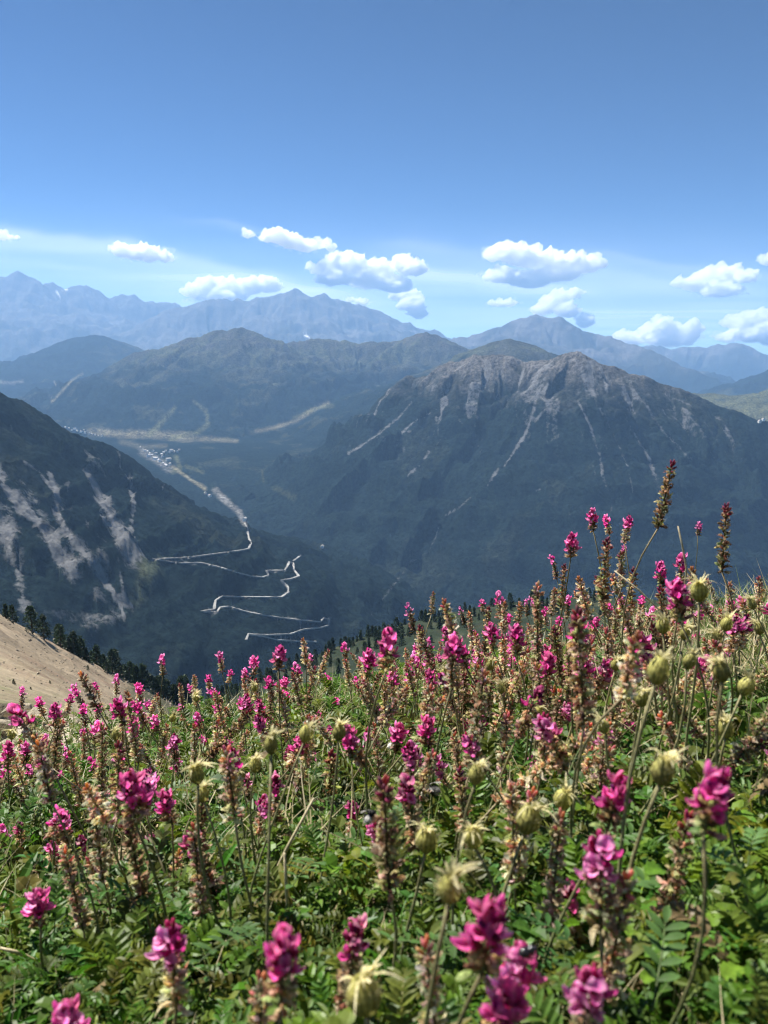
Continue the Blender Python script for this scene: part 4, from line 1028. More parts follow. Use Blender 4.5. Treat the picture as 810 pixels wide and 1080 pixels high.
RIGHT = Vector((1, 0, 0))
def plant(kinds, name, cat, top, base, label, group, near, v=None, leafy=True):
    """Put a plant so that it grows from `base` and ends at `top`."""
    ax = top - base; L = ax.length
    hi = min(range(len(TOTALS)), key=lambda k: abs(math.log(TOTALS[k] / max(L, .02))))
    if v is None or (hi, v) not in kinds: v = random.choice([q for (h, q) in kinds if h == hi])
    K = kinds[hi, v]; s = L / K['H']
    o = new(name, None)
    o.matrix_world = Matrix.Translation(base) @ ax.to_track_quat('Z', 'Y').to_matrix().to_4x4() @ Matrix.Rotation(random.uniform(0, 6.283), 4, 'Z') @ Matrix.Scale(s, 4)
    for nm, me, M in (K['parts'] if near or 'far' not in K else K['far']):
        c = new(nm, me, o)
        if M is not None: c.matrix_local = M
    if leafy and near:
        for k in range(random.choice([0, 1, 2])):
            zz = K['zs'] * random.uniform(.1, .45); c = new('leaf', random.choice(LEAVES), o)
            c.matrix_local = Matrix.Translation((0, 0, zz)) @ Matrix.Rotation(random.uniform(0, 6.28), 4, 'Z') @ Matrix.Scale(random.uniform(.7, 1.2), 4)
    tag(o, label, cat, group)
    return o

def place_px(kinds, name, cat, px, py, D, lean_px, label, group, v=None, near=None):
    """Plant whose tip is seen at a pixel, D metres off; lean_px: how far its foot stands to the side of its tip."""
    hmin, hmax = (.10 if D < .75 else .06), .34
    d = pdir(px, py)
    best = None
    for k in range(60):                       # keep the height of the plant in a natural range
        for dd in ((D * 1.012 ** k), (D / 1.012 ** k)):
            p = d * dd; h = p.z - float(ground_z(p.x, p.y))
            if hmin <= h <= hmax: best = dd; break
        if best: break
    D = best or D
    top = d * D
    off = lean_px * D / FPX; hh = top.z - float(ground_z(top.x, top.y))
    bx, by = top.x + off + random.gauss(0, .10 if len(label) > 0 and group in ('flowering pink sainfoins', 'withered sainfoin spikes') else .20) * hh, top.y + random.gauss(.02, .14) * hh
    base = Vector((bx, by, float(ground_z(bx, by))))
    return plant(kinds, name, cat, top, base, label, group, D < 1.15 if near is None else near, v)

# flowering sainfoin: pixel of the tip, head width in pixels, lean of the foot in pixels, look (0 broad head, 1 medium, 2 narrow), own label
BL = [
 (38,940,27,8,0,'single bright pink head low over the bare brown soil patch'), (180,975,46,6,1,'blurred purplish spike low in the meadow between the bare soil and the near pink flower'), (300,985,58,6,0,'near bright pink flower head with spread petals beside the nearest urn seed head'),
 (522,955,62,20,0,'large near pink flower head with upright petal, just below the two tufted urn'), (548,998,58,6,0,'near magenta head carrying the shiny dark beetle'), (634,880,52,-6,1,'tall near purple pink spike rising in front of the leafy corner'), (658,820,42,-6,0,'blurred round pink head halfway up, next to a tufted urn'), (760,815,62,-70,0,'wide near magenta head leaning over the broad green leaves'),
 (628,1024,46,-10,1,'blurred near magenta head at the bottom edge beneath the purple spike'), (68,1062,42,4,0,'coral pink head cut by the bottom edge of the picture'), (135,818,36,6,0,'dark stemmed magenta head with rounded bright lower petals over the long brown stalk'), (150,818,24,4,0,'small magenta head touching the dark stemmed one'), (174,836,30,0,0,'open pink flower pair beside the dark stemmed magenta head'),
 (366,765,26,0,0,'upright magenta head on a dark spike next to a pale tuft'), (430,785,26,6,1,'magenta head under the bumblebee with grey tail'), (428,822,32,2,2,'near blurred purple bud spike in front of the bumblebees'), (372,846,20,0,1,'deep pink narrow head beside the black and white bumblebee'), (452,758,26,4,0,'tall crimson head with a petal hanging to one side, above the bees'), (575,755,28,4,1,'blurred pink spike with loose petals over a brown stalk in mid meadow'), (560,798,22,6,1,'pale pink pair of petals below the blurred pink spike'),
 (510,752,20,0,2,'dusky purple spike tip in mid meadow'), (245,790,26,4,1,'blurred pink and tan spike beside a fat green urn'), (245,832,16,2,2,'mauve bud spike under the pink and tan one'), (62,858,24,6,0,'pink spray over brown stalks near the picture edge'), (20,868,14,4,2,'purple pink spike rising at the picture edge above the bare soil'), (2,872,10,0,0,'pink petal tip cut by the picture edge'),
 (600,930,20,8,2,'slim crimson bud spike beside the tall purple pink one'), (663,760,14,6,0,'small bright pink cluster tucked behind the thick brown spike'), (375,975,28,2,2,'faded mauve spike blurred above the near urn'), (305,795,13,0,2,'slim purple pink spike tip over a dark brown stalk'),
 (603,563,17,14,0,'bright pink round head outlined against the blue mountain'), (582,586,10,8,2,'slim spike with one pale pink petal, lowest against the blue mountain'), (624,538,15,30,2,'leftmost of two tall brown spikes with a pink tip against the mountain'), (638,543,12,28,2,'second tall brown spike with a pink tip against the mountain'), (664,545,17,50,1,'dark crimson bud head on a thin bent green stalk before the mountain'),
 (738,551,10,4,2,'tall dark spike with a faint pink top before the mountain'), (720,585,17,4,1,'magenta head with one petal held out beside the tall dark spike'), (697,593,17,2,0,'crimson crested head over two bright petals'), (714,612,28,8,0,'blurred pale magenta pair of petals before the grassy edge'), (675,668,24,10,1,'blurred pink pair of petals on a thick brown spike'), (806,686,16,0,0,'magenta head cut by the picture edge among the seed heads'),
 (609,650,26,6,0,'blurred pink crown low under the tall spikes'), (430,636,12,24,2,'brown spike with a round crimson top standing out on the meadow skyline'), (526,625,14,4,1,'deep magenta bud head on the skyline before the wooded hill'), (410,664,27,4,0,'broad magenta head spread wide on the skyline'), (390,686,21,2,0,'starry pink head just under the skyline'), (296,682,20,0,0,'bright pink head on a brown stalk highest above the wood'),
 (171,691,11,0,1,'small round pink head standing before the pines'), (232,688,12,2,1,'pink head on a pale stalk against the dark valley'), (267,692,15,6,0,'bright pink tufted head against the dark valley'), (327,690,8,0,2,'tiny pink tipped spike against the dark wood'), (363,678,11,6,2,'reddish brown spike flushed with pink beside the broad magenta head'), (123,712,12,0,1,'rounded pink bloom on the sandy slope, taller one of a pair'), (145,720,13,2,1,'pink bloom beside the rounded one on the sandy slope'),
 (23,725,11,4,1,'round pink top on a dark stalk before the pale rocks'), (58,742,19,2,0,'magenta cluster of petals in front of the pale rocks'), (10,783,18,0,0,'purple magenta spray at the picture edge under the rocks'), (28,784,14,0,0,'purple pink head beside the spray at the picture edge'), (122,738,22,2,0,'full magenta head under the pair on the sandy slope'), (580,690,22,2,0,'magenta head in the brown thicket under the tall spikes'),
 (545,660,23,0,0,'wide pink head in the dense row on the skyline'), (518,658,21,4,0,'magenta head beside the wide pink one on the skyline'), (478,672,26,4,1,'blurred rosy spike between the skyline heads'), (422,764,22,2,0,'small violet pink bloom low in the green, above the grey bumblebee'), (658,575,9,4,2,'small reddish spike tip between the tall ones'), (540,1035,50,4,0,'lowest pink blossom beneath the head with the beetle'),
 (185,798,16,0,1,None),(125,796,16,0,0,None),(244,706,8,0,1,None),(258,706,11,4,0,None),(283,713,14,0,1,None),(272,738,15,0,1,None),(311,700,11,0,1,None),(345,711,10,0,1,None),(300,728,11,4,1,None),(208,752,15,0,0,None),(215,776,11,0,1,None),(180,785,16,2,0,None),(240,778,14,0,1,None),(303,790,11,0,1,None),(315,776,12,0,1,None),(330,795,17,0,0,None),(140,757,19,0,0,None),(163,755,15,0,0,None),(105,743,12,0,1,None),(88,742,14,0,1,None),(47,776,15,0,0,None),(85,768,12,0,1,None),(70,790,14,2,2,None),
 (538,648,10,0,1,None),(470,662,16,0,1,None),(452,674,11,0,2,None),(436,692,12,0,1,None),(505,688,15,0,2,None),(508,632,7,0,2,None),(462,690,10,0,1,None),(415,700,12,0,1,None),(375,715,10,0,1,None),(355,735,11,0,1,None),(335,750,11,0,1,None),(490,720,13,0,2,None),(560,705,14,0,1,None),(600,705,16,0,1,None),(620,668,17,0,1,None),(655,630,12,4,2,None),(677,628,12,0,1,None),(640,634,12,4,1,None),(590,650,13,0,1,None),(565,672,13,0,1,None),(625,690,16,0,1,None),(690,640,14,0,2,None),(750,640,13,0,2,None),(735,665,15,0,1,None),(780,660,13,0,2,None),
 (200,722,10,0,1,None),(220,712,9,0,1,None),(190,742,11,0,1,None),(255,735,11,0,1,None),(155,738,11,0,1,None),(98,720,9,0,1,None),(75,732,10,0,1,None),(40,735,11,0,1,None),(5,805,15,0,1,None),(30,808,15,0,2,None),(60,812,16,0,1,None),(95,800,15,0,1,None),(210,800,15,0,1,None),(395,735,11,0,1,None),(545,720,14,0,1,None),(700,720,18,0,2,None),(400,745,12,0,1,None),(285,755,12,0,1,None),(345,765,13,0,1,None),(230,742,11,0,1,None),(485,640,8,0,2,None),(555,632,9,0,2,None),(600,628,10,4,2,None),(85,882,20,4,2,None),(55,888,18,0,1,None),(520,800,20,0,2,None),(490,760,14,0,1,None),(640,720,16,0,2,None),(540,690,12,0,1,None),(500,665,13,0,1,None),(575,640,11,0,1,None),(665,700,16,0,1,None),(725,700,15,0,1,None),(110,835,16,0,2,None),(160,880,18,0,2,None)]
for px, py, w, lean, v, lab in BL:
    D = .0205 * 874 / w * random.uniform(.95, 1.05)
    if lab is None:
        g = 'small pink sainfoins crowding the meadow skyline' if py < 700 else ('small pink sainfoins of the middle meadow' if py < 770 else 'loose pink sainfoins scattered lower in the meadow')
        l = {'small pink sainfoins crowding the meadow skyline': 'small pink sainfoin, one of many crowding the brow of the meadow', 'small pink sainfoins of the middle meadow': 'small pink sainfoin among others just below the brow of the meadow', 'loose pink sainfoins scattered lower in the meadow': 'loose pink sainfoin head among leaves and brown spikes lower down'}[g]
    else: g, l = 'flowering pink sainfoins', lab
    place_px(BLOOM, 'sainfoin', 'flower', px, py, D, lean, l, g, v)

# withered spikes: pixel of the tip, spike width in pixels, lean, look, label
SPN = [
 (708,494,15,14,1,'tallest dark withered spike standing alone against the blue mountain'), (766,539,15,4,1,'dark withered spike with pinkish tip nearest the tallest urns by the grass'), (640,575,15,34,1,'leaning withered spike crossing the bent green stalk'), (655,588,14,26,0,'short tan spike leaning beside the tall brown ones'), (88,716,14,62,0,'pale tan spike leaning far over with a pink brown tip before the sand'), (42,792,24,70,0,'thick tan spike leaning across the lower meadow at the picture edge'),
 (470,640,18,20,0,'blurred thick tan spike highest in the middle of the skyline'), (457,628,9,0,0,'thin tan spike on the skyline beside the round crimson top'), (567,623,16,6,2,'orange brown spike with crumbling top on the skyline'), (510,715,24,2,2,'tall blurred brown spike in mid meadow behind the dusky purple tip'), (610,655,28,-24,1,'thick blurred brown spike leaning through the thicket'), (670,680,30,-20,0,'large blurred tan spike with a magenta crown, next to the paired urns'), (405,835,34,2,1,'dark brown blurred spike in the very middle of the meadow'),
 (135,870,24,8,1,'dark brown spike above a long bare pale stalk over the soil patch'), (240,800,26,-14,0,'near tan spike with pink flecks leaning beside the fat green urn'), (205,880,22,16,2,'tan spike with an orange brown side over the shaded leaves'), (305,800,16,0,1,'dark slim spike standing in the green beside the long dry straw'), (725,870,20,-50,1,'long brown spike leaning towards the broad leaf corner'), (450,1008,20,6,0,'blurred pale brown spike near the bottom edge'), (275,1045,22,0,2,'brown stub of a spike at the bottom edge beside the pink flower'), (660,935,26,-6,2,'brown crumpled spike under the purple pink one'), (108,772,16,4,2,'crumbled tan spike between small pink heads'),
 (730,606,15,0,0,'tan spike with bright seeds just below the mountain'), (697,625,15,0,1,'dark brown spike under the crimson crested head'), (188,905,14,-8,2,'thin brown spike by the pale stalk'), (320,678,11,2,0,'tan tufted spike rising over the wood'), (70,905,22,4,2,'brown tangled spike over the soil patch'), (100,860,22,8,0,'tan spike leaning by the pink spray'), (540,840,22,0,2,'brown spike tangled among petals right of middle'.replace('right of ', 'near the ')), 
 (258,722,10,0,0,None),(228,735,10,0,2,None),(385,700,10,0,0,None),(442,668,11,6,0,None),(495,650,11,0,0,None),(515,645,11,4,1,None),(548,640,11,0,2,None),(585,625,12,0,0,None),(612,615,13,10,0,None),(630,612,13,14,1,None),(648,612,13,8,2,None),(668,605,13,0,1,None),(560,665,13,0,2,None),(530,675,13,6,0,None),(502,672,13,4,0,None),(480,700,14,10,0,None),(520,700,14,10,2,None),(555,690,14,0,0,None),(585,668,14,6,1,None),(600,690,15,0,2,None),(640,670,15,0,0,None),(650,650,14,0,2,None),(690,665,15,0,1,None),(710,660,14,0,0,None),(745,680,15,0,2,None),(770,620,13,0,2,None),(785,640,13,0,0,None),(430,705,12,10,0,None),(405,720,12,0,2,None),(450,715,13,12,0,None),(470,730,13,0,0,None),(345,690,9,0,0,None),(365,700,10,0,0,None),(310,715,10,0,0,None),(285,730,10,0,2,None),(190,725,9,0,0,None),(205,715,9,6,2,None),(165,735,9,0,0,None),(130,750,11,0,2,None),(65,765,12,0,0,None),(35,760,12,0,2,None),(15,800,14,0,0,None),(75,800,14,0,2,None),(150,790,13,0,0,None),(175,770,12,0,2,None),(230,765,12,0,0,None),(260,775,13,0,2,None),(560,750,17,0,0,None),(590,735,17,0,2,None),(620,720,18,0,0,None),(655,725,18,4,2,None),(480,780,18,0,2,None),(535,760,18,0,0,None),(395,770,15,0,2,None),(350,800,16,0,1,None),(700,760,18,0,2,None),(560,845,24,0,0,None),(590,870,24,0,2,None),(485,820,22,0,1,None),(325,760,13,0,0,None),(720,640,13,0,2,None),(205,770,12,0,0,None),(610,745,18,4,0,None),(640,770,20,0,2,None),(575,720,16,0,1,None),(415,690,11,0,0,None),(532,640,11,0,0,None),(595,600,12,4,1,None)]
for px, py, w, lean, v, lab in SPN:
    D = .0158 * 874 / w * random.uniform(.95, 1.05)
    if lab is None:
        hi_ = py < 690
        g = 'small withered spikes on the brow of the meadow' if hi_ else 'small withered spikes in the middle meadow'
        l = 'small tan withered spike in the thicket on the brow of the meadow' if hi_ else 'small brown withered spike among leaves below the brow'
    else: g, l = 'withered sainfoin spikes', lab
    place_px(SPENT, 'withered_spike', 'withered flower', px, py, D, lean, l, g, v)

def fill(kinds, name, cat, n, rmin, rmax, hlo, hhi, label, group, vs):
    for k in range(n):
        for _ in range(30):
            r_ = random.uniform(rmin, rmax); a_ = random.uniform(R(-26), R(27))
            if a_ < R(-17) and r_ > 1.5: continue
            if k % 2 and a_ < 0: continue
            break
        b = Vector((r_ * math.sin(a_), r_ * math.cos(a_), 0)); b.z = float(ground_z(b.x, b.y)); h = random.uniform(hlo, hhi) * (1 if r_ < 1.3 else .68)
        plant(kinds, name, cat, b + Vector((random.gauss(0, .42) * h, random.gauss(0, .3) * h, h)), b, label, group, r_ < 1.15, random.choice(vs))
fill(SPENT, 'withered_spike', 'withered flower', 175, .6, 2.1, .07, .17, 'tan withered spike low in the tangle between the taller plants', 'withered spikes low in the tangle', [0, 0, 1, 2])
fill(BLOOM, 'sainfoin', 'flower', 90, .55, 2.0, .08, .17, 'low pink bloom half buried in the tangle between the taller plants', 'pink blooms low in the tangle', [0, 1, 1, 2])

PDN = [
 (378,1012,46,8,'nearest big blurred yellow urn seed head at the bottom of the picture'), (475,910,42,6,'big green urn seed head with two tufts spread like horns'), (452,862,30,4,'yellow green urn with its tuft bent over, above the big horned one'), (497,862,30,4,'urn with pale feathered tuft beside the bent one'), (702,680,32,-2,'fat blurred urn with flat tuft, first of the row before the grass'), (735,682,24,4,'narrower urn with pale tuft, next in the row before the grass'), (758,686,34,0,'broadest urn of the row with a shaggy pale top'), (797,708,24,4,'urn beside the picture edge under the row'), (765,750,24,-2,'slim urn with folded pale tuft under the broadest one'),
 (705,785,36,2,'urn with star shaped pale tuft above the wide magenta head'), (632,752,24,0,'urn hidden partly behind the thick tan spike'), (600,826,26,0,'small shaded urn between the blurred pink heads'), (285,766,28,4,'urn with long pale tuft flung aside beside the upright magenta head'), (268,793,22,4,'small urn with drooping cream tuft'), (202,798,26,4,'fat green urn beside the pink and tan spike'), (212,822,24,4,'shaded green urn just below the fat one'), (505,797,28,0,'urn with curling tuft near the dusky purple tip'), (360,755,22,0,'tuft topped urn behind the upright magenta head'), (738,604,22,0,'dark urn with bright cream tuft before the blue mountain'), (250,808,20,2,'dark green urn beneath the pink and tan spike'), (565,838,30,0,'yellow urn low behind the purple pink spike'),
 (327,758,24,4,None),(270,718,12,0,None),(205,728,13,0,None),(715,632,20,0,None),(700,645,20,0,None),(790,625,18,0,None),(520,690,16,0,None),(150,812,18,0,None),(60,745,13,0,None),(12,765,13,0,None),(570,740,18,0,None),(470,700,14,0,None),(185,750,13,0,None),(770,645,18,0,None),(680,720,22,0,None),(650,690,18,0,None),(800,650,18,0,None),(530,715,16,0,None),(725,655,19,0,None),(755,660,19,0,None),(120,765,14,0,None)]
for k, (px, py, w, lean, lab) in enumerate(PDN):
    D = .0152 * 874 / w * random.uniform(.95, 1.05)
    g, l = ('urn shaped seed heads', lab) if lab else ('small urn seed heads under the brow', 'small yellow green urn seed head in the thicket under the brow')
    place_px(POD, 'seed_head_plant', 'seed head', px, py, D, lean, l, g)

# ---------------------------------------------------------------- undergrowth nobody could count
def scatter(n, rmin, rmax, power, az=0.62):
    wide = rng.random(n) < .22
    u = rng.random(n); r = (rmin ** power + u * (rmax ** power - rmin ** power)) ** (1 / power)
    a = np.where(wide, rng.uniform(-1.5, 1.5, n), rng.uniform(-az, az, n)); r = np.where(wide & (r < .3), r + .3, r); x, y = r * np.sin(a), r * np.cos(a)
    return x, y, ground_z(x, y), r

def instance_mesh(name, tv, tf, tc, pos, scale, spin, tilt_dir, tilt, tint, mat):
    """Many copies of a small template joined into one mesh of ground cover."""
    n = len(pos); m = len(tv)
    ca, sa = np.cos(spin), np.sin(spin)
    V = tv[None] * scale[:, None, None]
    X = V[..., 0] * ca[:, None] - V[..., 1] * sa[:, None]; Y = V[..., 0] * sa[:, None] + V[..., 1] * ca[:, None]; Z = V[..., 2]
    # lean: shear-free rotation about a horizontal axis
    ax, ay = np.cos(tilt_dir)[:, None], np.sin(tilt_dir)[:, None]; c, s = np.cos(tilt)[:, None], np.sin(tilt)[:, None]
    al = X * ax + Y * ay; X2 = X + ax * (al * (c - 1) + Z * s); Y2 = Y + ay * (al * (c - 1) + Z * s); Z2 = -al * s + Z * c
    P = np.stack([X2, Y2, Z2], -1) + pos[:, None, :]
    F = tf[None] + (np.arange(n) * m)[:, None, None]
    C = tc[None] * tint[:, None, :]
    return P.reshape(-1, 3), F.reshape(-1, tf.shape[1]), np.clip(C.reshape(-1, 3), 0, 1)

def leaf_template(seed, pairs, L, ll, lw, arch):
    """Feathered leaf rising in an arch along +X; leaflets folded along the middle."""
    r = random.Random(seed); V, Fc, C = [], [], []
    def spine(t): return Vector((L * (.85 * t), 0, L * arch * (1.35 * t - .8 * t * t)))
    for k in range(8):
        t = k / 8; a, b = spine(t), spine(t + 1 / 8); w = .0005
        o = len(V); V += [a + Vector((0, w, 0)), a - Vector((0, w, 0)), b - Vector((0, w, 0)), b + Vector((0, w, 0))]; Fc.append((o, o + 1, o + 2, o + 3)); C += [(1.6, 1.3, 1.2)] * 4
    for k in range(pairs + 1):
        t = (.18 + .82 * k / pairs if pairs > 1 else .92) if pairs else .5; p = spine(min(t, 1)); tg = (spine(min(1, t) + .01) - spine(min(1, t) - .01)).normalized()
        for sg in ((-1, 1) if k < pairs else (0,)):
            up = Vector((-tg.z, 0, tg.x))
            d = (tg * r.uniform(.35, .7) + Vector((0, sg, 0)) + up * r.uniform(.1, .7)).normalized() if sg else tg
            sd = (d.cross(up)).normalized(); up2 = sd.cross(d).normalized()
            l = ll * r.uniform(.8, 1.15) * (1 - .25 * abs(t - .55)); w = lw * r.uniform(.85, 1.15)
            cr = [p, p + d * l * .3 + up2 * l * .02, p + d * l * .68 - up2 * l * .02, p + d * l - up2 * l * .14]
            ws = [.25 * w, w, .95 * w, .2 * w]; fold = r.uniform(.25, .7)
            o = len(V); kk = r.uniform(.82, 1.2)
            for q in range(4): V += [cr[q] - sd * ws[q] + up2 * ws[q] * fold, cr[q], cr[q] + sd * ws[q] + up2 * ws[q] * fold]; C += [(kk, kk, kk), (kk * 1.15, kk * 1.1, kk * 1.1), (kk, kk, kk)]
            for q in range(3): a = o + q * 3; Fc += [(a, a + 1, a + 4, a + 3), (a + 1, a + 2, a + 5, a + 4)]
    return np.array([tuple(v) for v in V]), np.array(Fc), np.array(C)

VL, FL, CL = [], [], []; off = 0
bare_xy = (-.30, .79)
for sd in range(9):
    # six feathered kinds, two of three broad leaflets, one narrow and single
    tv, tf, tc = leaf_template(sd, [7, 8, 6, 9, 7, 8, 1, 1, 0][sd], [.050, .050, .050, .050, .050, .050, .034, .026, .02][sd], [.0112, .0112, .0112, .0112, .0112, .0112, .015, .012, .034][sd], .0018 + .0004 * (sd % 3) if sd < 6 else [.0048, .0040, .0030][sd - 6], [.75, 1.0, .6, .9, 1.1, .7, 1.2, 1.3, 1.4][sd])
    n = 2300 if sd < 6 else 2600
    x, y, z, r = scatter(n, .13, 2.5, .95)
    keep = ((x - bare_xy[0]) / .10) ** 2 + ((y - bare_xy[1]) / .13) ** 2 > rng.uniform(.5, 1.3, n)
    keep &= ~((np.arctan2(x, y) < R(-17)) & (r > 1.75) & (rng.random(n) < .85))
    x, y, z, r = x[keep], y[keep], z[keep], r[keep]; n = len(x)
    patch = smooth(-.3, .4, fbm(x * 3, y * 3, 3, 44))
    tint = np.stack([.092 + .045 * patch + rng.uniform(-.035, .05, n), .170 + .045 * patch + rng.uniform(-.05, .05, n), .018 + rng.uniform(-.008, .020, n)], 1)
    dead = rng.random(n) < .012; tint[dead] = np.array([.27, .20, .10])
    P, Fq, C = instance_mesh('leaves', tv, tf, tc, np.stack([x, y, z + rng.uniform(-.004, .045, n) * rng.random(n)], 1), rng.uniform(.6, 1.3, n) * (.72 + .28 * smooth(.35, .9, r)), rng.uniform(0, 6.283, n), rng.uniform(0, 6.283, n), rng.uniform(-.3, .75, n), tint, None)
    VL.append(P); FL.append(Fq + off); CL.append(C); off += len(P)
me = np_mesh('leaves', np.concatenate(VL), np.concatenate(FL), np.concatenate(CL), False); me.materials.append(M_LEAF)
tag(new('leaves', me), 'dense mat of small feathered green leaves covering the meadow', 'leaves', kind='stuff')

def blade_template(n, w, bend, wob):
    V, Fc = [], []
    for k in range(n + 1):
        t = k / n; p = np.array([bend * t ** 2, wob * math.sin(t * 3), t * (1 - .25 * bend * t)]); ww = w * (1 - t ** 2 * .95)
        V += [p + [0, ww, 0], p - [0, ww, 0]]
    Fc = [(k * 2, k * 2 + 1, k * 2 + 3, k * 2 + 2) for k in range(n)]
    return np.array(V), np.array(Fc), np.ones((len(V), 3))
VL, FL, CL = [], [], []; off = 0
for sd, (bend, wob) in enumerate([(.35, .05), (.7, -.05), (.15, .03), (.95, .08)]):
    tv, tf, tc = blade_template(5, .011, bend, wob)
    n = 9000
    x, y, z, r = scatter(n, .15, 2.6, 1.25)
    right = rng.random(n) < .28
    a = rng.uniform(R(17), R(33), n); rr_ = rng.uniform(.9, 2.2, n)
    x = np.where(right, rr_ * np.sin(a), x); y = np.where(right, rr_ * np.cos(a), y); z = ground_z(x, y); r = np.hypot(x, y)
    keep = ((x - bare_xy[0]) / .09) ** 2 + ((y - bare_xy[1]) / .12) ** 2 > rng.uniform(.5, 1.3, n)
    keep &= ~((np.arctan2(x, y) < R(-17)) & (r > 1.75) & (rng.random(n) < .8))
    x, y, z, r, right = x[keep], y[keep], z[keep], r[keep], right[keep]; n = len(x)
    g = rng.random(n); near_ = r < .62; dry = rng.random(n) < np.where(near_, .24, .46)
    tint = np.stack([.085 + .06 * g, .145 + .06 * g, .028 + .02 * g], 1); tint[dry] = np.stack([.42 + .12 * g, .36 + .1 * g, .20 + .08 * g], 1)[dry]
    sc_ = rng.uniform(.035, .095, n) * np.where(near_, .6, 1) * np.where(right, 1.45, 1)
    P, Fq, C = instance_mesh('grass', tv, tf, tc, np.stack([x, y, z], 1), sc_, rng.uniform(0, 6.283, n), rng.uniform(0, 6.283, n), rng.uniform(0, .6, n), tint, None)
    VL.append(P); FL.append(Fq + off); CL.append(C); off += len(P)
me = np_mesh('grass', np.concatenate(VL), np.concatenate(FL), np.concatenate(CL)); me.materials.append(M_GRASS)
tag(new('grass', me), 'fine green and straw coloured grass between the meadow plants', 'grass', kind='stuff')

# withered scraps and twigs on the soil
tv = np.array([[-.5, -.18, 0], [.5, -.14, .08], [.5, .16, .1], [-.5, .18, .02]]); tf = np.array([[0, 1, 2, 3]]); n = 5200
x, y, z, r = scatter(n, .13, 2.4, 1.0)
k = n // 4; x[:k] = bare_xy[0] + rng.normal(scale=.07, size=k); y[:k] = bare_xy[1] + rng.normal(scale=.09, size=k); z = ground_z(x, y)
pal = np.array(TAN); tint = pal[rng.integers(0, len(pal), n)] * rng.uniform(.5, 1.25, n)[:, None]
P, Fq, C = instance_mesh('litter', tv, tf, np.ones((4, 3)), np.stack([x, y, z + rng.uniform(.001, .014, n)], 1), rng.uniform(.003, .009, n), rng.uniform(0, 6.283, n), rng.uniform(0, 6.283, n), rng.uniform(-.7, .7, n), tint, None)
me = np_mesh('litter', P, Fq, C, False); me.materials.append(M_DRY)
tag(new('litter', me), 'brown withered petals and twigs lying on the soil', 'litter', kind='stuff')

# broad scalloped leaves in the lower corner
def broad_leaf(seed):
    r = random.Random(seed); mb = MB(); L = .024; n = 8; g = (.10 + .04 * r.random(), .19 + .05 * r.random(), .025)
    vs, cc = [], []
    for i in range(n + 1):
        t = i / n; hw = L * .40 * math.sin(math.pi * (.06 + .86 * t)) ** .7 * (1 + (.10 if i % 2 else -.07))
        for j in range(5):
            s = (j - 2) / 2; vs.append(Vector((L * t, s * hw, .35 * abs(s) * hw - L * .30 * t * t + .0008 * math.sin(i * 2.5 + j)))); m = 1.25 if j == 2 else r.uniform(.88, 1.1); cc.append(tuple(q * m for q in g))
    mb.add(vs, [(i * 5 + j, i * 5 + j + 1, (i + 1) * 5 + j + 1, (i + 1) * 5 + j) for i in range(n) for j in range(4)], cc)
    return mb
def rosette(seed):
    r = random.Random(seed); tot = MB()
    for k in range(r.randint(4, 6)):
        b = broad_leaf(seed * 10 + k); a = k * 1.3 + r.uniform(-.3, .3); e = r.uniform(.5, 1.05); h = r.uniform(.018, .045); o = Vector((math.cos(a), math.sin(a), 0)) * h * math.cos(e) + Vector((0, 0, h * math.sin(e) + .01))
        M = Matrix.Translation(o) @ Matrix.Rotation(a, 4, 'Z') @ Matrix.Rotation(-r.uniform(-.2, .6), 4, 'Y') @ Matrix.Scale(r.uniform(.7, 1.15), 4)
        tot.add([M @ Vector(v) for v in b.v], b.f, b.c)
        tot.tube([Vector((0, 0, -.005)), o * .6 + Vector((0, 0, .004)), o], [.0006, .0006, .0005], 4, (.11, .16, .05), False)
    return tot.mesh('broad_leaves', M_BROAD)
ROS = [rosette(s) for s in range(5)]
for k, (px, py) in enumerate([(790,905),(765,890),(800,945),(745,930),(770,970),(715,960),(790,1000),(740,1010),(765,1045),(700,1030),(800,1060),(680,1000),(720,1065),(805,875),(660,1050),(785,860),(740,880),(640,940),(690,915),(575,940),(540,905),(780,925),(755,905),(735,955),(785,970),(760,1000),(720,990),(800,1020),(775,1065),(745,1035),(715,1045),(690,985),(670,1060),(805,905),(770,850),(725,925),(705,880),(800,985),(755,1060)]):
    p = foot(px, py + 22)
    if p is None: continue
    o = new('broad_leaf_plant', ROS[k % 5]); o.location = p + Vector((0, 0, .012)); o.rotation_euler = (random.uniform(-.2, .2), random.uniform(-.2, .2), random.uniform(0, 6.28)); s = random.uniform(.5, .8); o.scale = (s, s, s)
    tag(o, 'bright broad scalloped leaves in the shady lower corner beneath the magenta head', 'plant', 'broad leaved plants of the lower corner')

